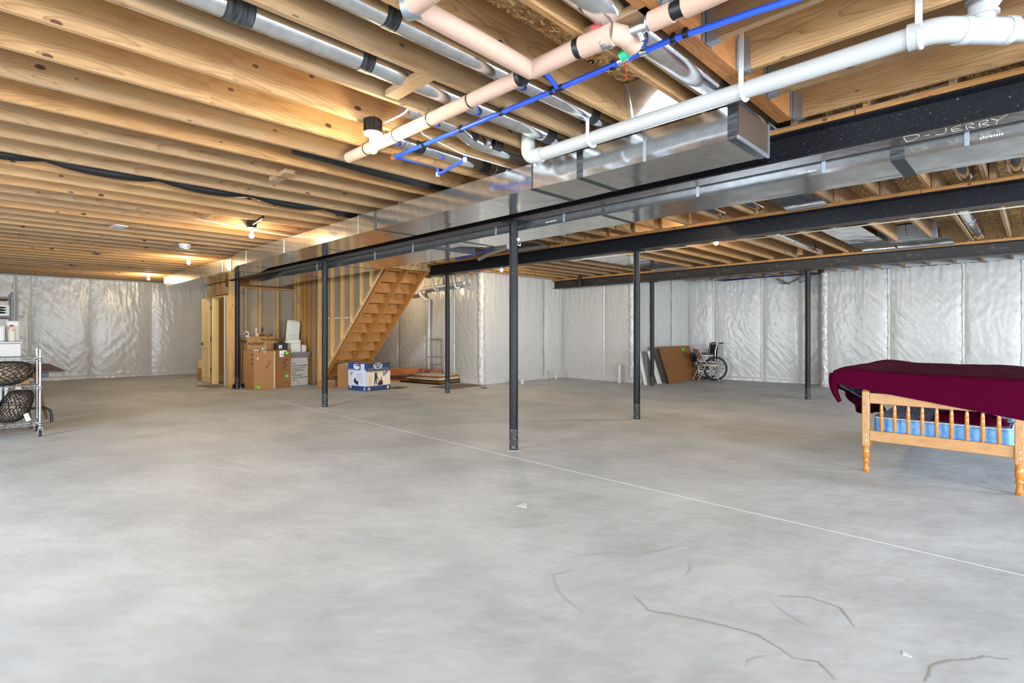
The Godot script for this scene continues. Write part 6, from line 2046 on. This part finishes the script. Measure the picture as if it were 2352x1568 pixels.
	for i in 5: bx(s, Vector3(-0.09 + i * 0.04, 0.025, 0.1005), Vector3(0.024, 0.014, 0.002), Basis(), 0.0)
	obj("printed_row", s, M.galv2, t)

# ------------------------------------------------------------------ the far right corner
func build_right():
	# big flat carton and white boards leaning in the corner
	var t := thing("leaning_carton", "large flat brown carton leaning on the wrapped wall, green label at its top", "box", F(11.39, 6.09), 0.05)
	var lean := Basis(Vector3.RIGHT, -0.31)
	var s := S()
	var bas := lean
	extrude(s, PackedVector2Array([Vector2(0.0, 0.004), Vector2(1.70, 0.004), Vector2(1.70, 0.90), Vector2(0.0, 0.90)]), 0.10, Transform3D(bas, bas * Vector3(0, 0, -0.10)))
	obj("body", s, M.card2, t)
	s = S()
	bx(s, bas * Vector3(-0.004, 0.45, -0.05), Vector3(0.008, 0.86, 0.075), bas, 0.0)
	obj("open_end", s, mat(Color(0.16, 0.12, 0.09), 0.8), t)
	s = S()
	bx(s, bas * Vector3(1.26, 0.80, 0.002), Vector3(0.15, 0.10, 0.003), bas, 0.0)
	obj("label", s, mat(Color(0.55, 0.66, 0.10), 0.5), t)
	s = S()
	bx(s, bas * Vector3(1.27, 0.79, 0.0035), Vector3(0.09, 0.06, 0.002), bas, 0.0)
	obj("label_print", s, M.lime, t)
	for q in [[1.46, 0.80, 0.19], [1.50, 0.11, 0.19]]:
		s = S()
		bx(s, bas * Vector3(q[0], q[1], 0.002), Vector3(0.03, q[2], 0.003), bas, 0.0)
		obj("clear_tape", s, mat(Color(0.60, 0.42, 0.24), 0.2), t)
	for q in [[11.20, 6.28, 0.18, 0.80, -0.33, 0.03, "white panel leaning against the left end of the large brown carton"], [10.72, 6.34, 0.10, 0.78, -0.22, 0.03, "white board leaning left of the far thin post"], [10.62, 6.42, 0.10, 0.80, -0.20, 0.03, "beige board behind the white board by the far thin post"]]:
		t = thing("leaning_board", q[6], "board", F(q[0], q[1]), 0.05)
		s = S()
		var b2 := Basis(Vector3.RIGHT, q[4])
		bx(s, b2 * Vector3(q[2] / 2, q[3] / 2, -q[5] / 2), Vector3(q[2], q[3], q[5]), b2, 0.003)
		obj("panel", s, M.white if q[0] > 10.65 else M.card3, t)
		s = S()
		bx(s, b2 * Vector3(q[2] / 2, q[3] - 0.004, -q[5] / 2), Vector3(q[2] + 0.002, 0.01, q[5] + 0.002), b2, 0.001)
		obj("edge_trim", s, M.foamw, t)
	# beige folding chair, facing right
	var beige := mat(Color(0.62, 0.52, 0.46), 0.4, 0.2)
	t = thing("folding_chair", "beige metal folding chair in front of the wheelchair", "chair", F(12.64, 5.84), -0.79)
	# local x points to the right of the picture, z towards the camera
	for z in [-0.21, 0.21]:
		s = S(true)
		tube(s, rounded([Vector3(0.30, 0.0, z * 1.03), Vector3(-0.055, 0.50, z * 0.95), Vector3(-0.20, 0.76, z * 0.88), Vector3(-0.215, 0.79, z * 0.5)], 0.05), 0.0115, 10)
		obj("leg", s, beige, t)
		s = S(true)
		tube(s, [Vector3(-0.23, 0.0, z * 0.92), Vector3(0.0, 0.475, z * 0.92)], 0.0115, 10)
		obj("leg", s, beige, t)
		s = S(true)
		tube(s, [Vector3(-0.06, 0.50, z * 0.93), Vector3(0.01, 0.44, z * 0.9)], 0.008, 8)
		obj("link", s, beige, t)
		for x in [0.30, -0.23]:
			s = S(true)
			lathe(s, [[0, 0], [0.016, 0], [0.014, 0.02], [0, 0.02]], Transform3D(Basis(), Vector3(x, 0, z * (1.03 if x > 0 else 0.92))), 10)
			obj("rubber_foot", s, M.rubber, t)
	s = S(true)
	sheet(s, 14, 14, func(u, v): return Vector3(-0.10 + u * 0.42, 0.43 - 0.012 * sin(u * PI) * sin(v * PI) + 0.006 * u, -0.19 + v * 0.38), Vector3.UP)
	sheet(s, 14, 1, func(u, v): return Vector3(-0.10 + u * 0.42, 0.43 - v * 0.045 + 0.006 * u, 0.19), Vector3(0, 0, 1))
	sheet(s, 14, 1, func(u, v): return Vector3(-0.10 + u * 0.42, 0.43 - v * 0.045 + 0.006 * u, -0.19), Vector3(0, 0, -1))
	sheet(s, 14, 1, func(u, v): return Vector3(0.32, 0.436 - v * 0.045, -0.19 + u * 0.38), Vector3(1, 0, 0))
	sheet(s, 14, 1, func(u, v): return Vector3(-0.10, 0.43 - v * 0.045, -0.19 + u * 0.38), Vector3(-1, 0, 0))
	obj("seat", s, beige, t)
	s = S(true)
	sheet(s, 14, 8, func(u, v): return Vector3(-0.10 - 0.115 * v - 0.03 * sin(u * PI), 0.565 + 0.215 * v + 0.02 * sin(u * PI) * (v - 0.5) * 2.0, -0.19 + u * 0.38), Vector3(1, 0.4, 0))
	sheet(s, 14, 8, func(u, v): return Vector3(-0.112 - 0.115 * v - 0.03 * sin(u * PI), 0.565 + 0.215 * v + 0.02 * sin(u * PI) * (v - 0.5) * 2.0, -0.19 + u * 0.38), Vector3(-1, -0.4, 0))
	obj("backrest", s, beige, t)
	s = S(true)
	tube(s, [Vector3(-0.15, 0.17, -0.19), Vector3(-0.15, 0.17, 0.19)], 0.008, 8)
	obj("stretcher", s, beige, t)
	# wheelchair, facing left
	t = thing("wheelchair", "folded-footrest wheelchair with a navy backrest behind the folding chair", "wheelchair", F(13.10, 5.93), -0.79)
	var navy := mat(Color(0.05, 0.06, 0.12), 0.6)
	for z in [-0.26, 0.26]:
		var c := Vector3(0.06, 0.30, z)
		s = S(true)
		ring_tube(s, c, 0.283, 0.022, 40)
		obj("tyre", s, M.rubber, t)
		s = S(true)
		ring_tube(s, c, 0.262, 0.008, 40)
		for k in 12:
			var an := TAU * k / 12
			tube(s, [c, c + Vector3(cos(an) * 0.26, sin(an) * 0.26, 0)], 0.004, 5)
		tube(s, [c + Vector3(0, 0, -0.03), c + Vector3(0, 0, 0.03)], 0.03, 12)
		obj("wheel", s, M.blackp, t)
		s = S(true)
		ring_tube(s, c + Vector3(0, 0, signf(z) * 0.035), 0.255, 0.007, 32)
		obj("hand_rim", s, M.blackp, t)
		s = S(true)
		tube(s, rounded([Vector3(0.06, 0.30, z * 0.9), Vector3(0.07, 0.74, z * 0.9), Vector3(0.12, 0.92, z * 0.9), Vector3(0.21, 0.93, z * 0.9)], 0.05), 0.012, 10)
		tube(s, rounded([Vector3(0.02, 0.62, z * 0.92), Vector3(-0.36, 0.64, z * 0.92), Vector3(-0.38, 0.48, z * 0.92), Vector3(0.02, 0.47, z * 0.92)], 0.05), 0.011, 8)
		tube(s, rounded([Vector3(0.06, 0.24, z * 0.85), Vector3(-0.34, 0.24, z * 0.85), Vector3(-0.40, 0.47, z * 0.85)], 0.06), 0.011, 8)
		obj("side_frame", s, M.chrome if z > 0 else M.blackp, t)
		s = S()
		bx(s, Vector3(-0.18, 0.665, z * 0.92), Vector3(0.40, 0.035, 0.05), Basis(Vector3.BACK, -0.05), 0.012)
		obj("armrest", s, M.blackp, t)
		s = S()
		bx(s, Vector3(-0.17, 0.56, z * 0.93), Vector3(0.34, 0.14, 0.01), Basis(), 0.004)
		obj("side_panel", s, M.blackp, t)
		s = S(true)
		ring_tube(s, Vector3(-0.34, 0.09, z * 0.85), 0.075, 0.014, 24)
		tube(s, [Vector3(-0.34, 0.09, z * 0.85 - 0.015), Vector3(-0.34, 0.09, z * 0.85 + 0.015)], 0.02, 10)
		for k in 5: tube(s, [Vector3(-0.34, 0.09, z * 0.85), Vector3(-0.34 + cos(k * 1.257) * 0.07, 0.09 + sin(k * 1.257) * 0.07, z * 0.85)], 0.006, 5)
		obj("front_castor", s, M.rubber, t)
		s = S(true)
		tube(s, [Vector3(-0.34, 0.10, z * 0.85), Vector3(-0.34, 0.26, z * 0.85)], 0.012, 8)
		obj("castor_stem", s, M.chrome, t)
		s = S(true)
		tube(s, [Vector3(0.15, 0.925, z * 0.9), Vector3(0.27, 0.935, z * 0.9)], 0.018, 10)
		obj("push_handle", s, M.black, t)
	s = S()
	bx(s, Vector3(-0.17, 0.47, 0), Vector3(0.40, 0.03, 0.44), Basis(), 0.012)
	obj("seat", s, navy, t)
	s = S(true)
	sheet(s, 10, 10, func(u, v): return Vector3(0.075 + 0.05 * v + 0.04 * sin(u * PI), 0.46 + 0.44 * v, -0.235 + u * 0.47), Vector3(-1, 0, 0))
	sheet(s, 10, 10, func(u, v): return Vector3(0.09 + 0.05 * v + 0.04 * sin(u * PI), 0.46 + 0.44 * v, -0.235 + u * 0.47), Vector3(1, 0, 0))
	obj("backrest", s, navy, t)
	s = S()
	bx(s, Vector3(-0.16, 0.57, 0.252), Vector3(0.07, 0.09, 0.004), Basis(), 0.001)
	obj("paper_tag", s, mat(Color(0.72, 0.56, 0.50), 0.6), t)
	s = S(true)
	tube(s, [Vector3(-0.10, 0.30, -0.22), Vector3(-0.10, 0.46, 0.22)], 0.011, 8)
	tube(s, [Vector3(-0.10, 0.46, -0.22), Vector3(-0.10, 0.30, 0.22)], 0.011, 8)
	obj("cross_brace", s, M.blackp, t)

func ring_tube(st, c: Vector3, r: float, w: float, n: int):
	var pts := []
	for i in n + 1: pts.append(c + Vector3(cos(TAU * i / n) * r, sin(TAU * i / n) * r, 0))
	tube(st, pts, w, 8, false)
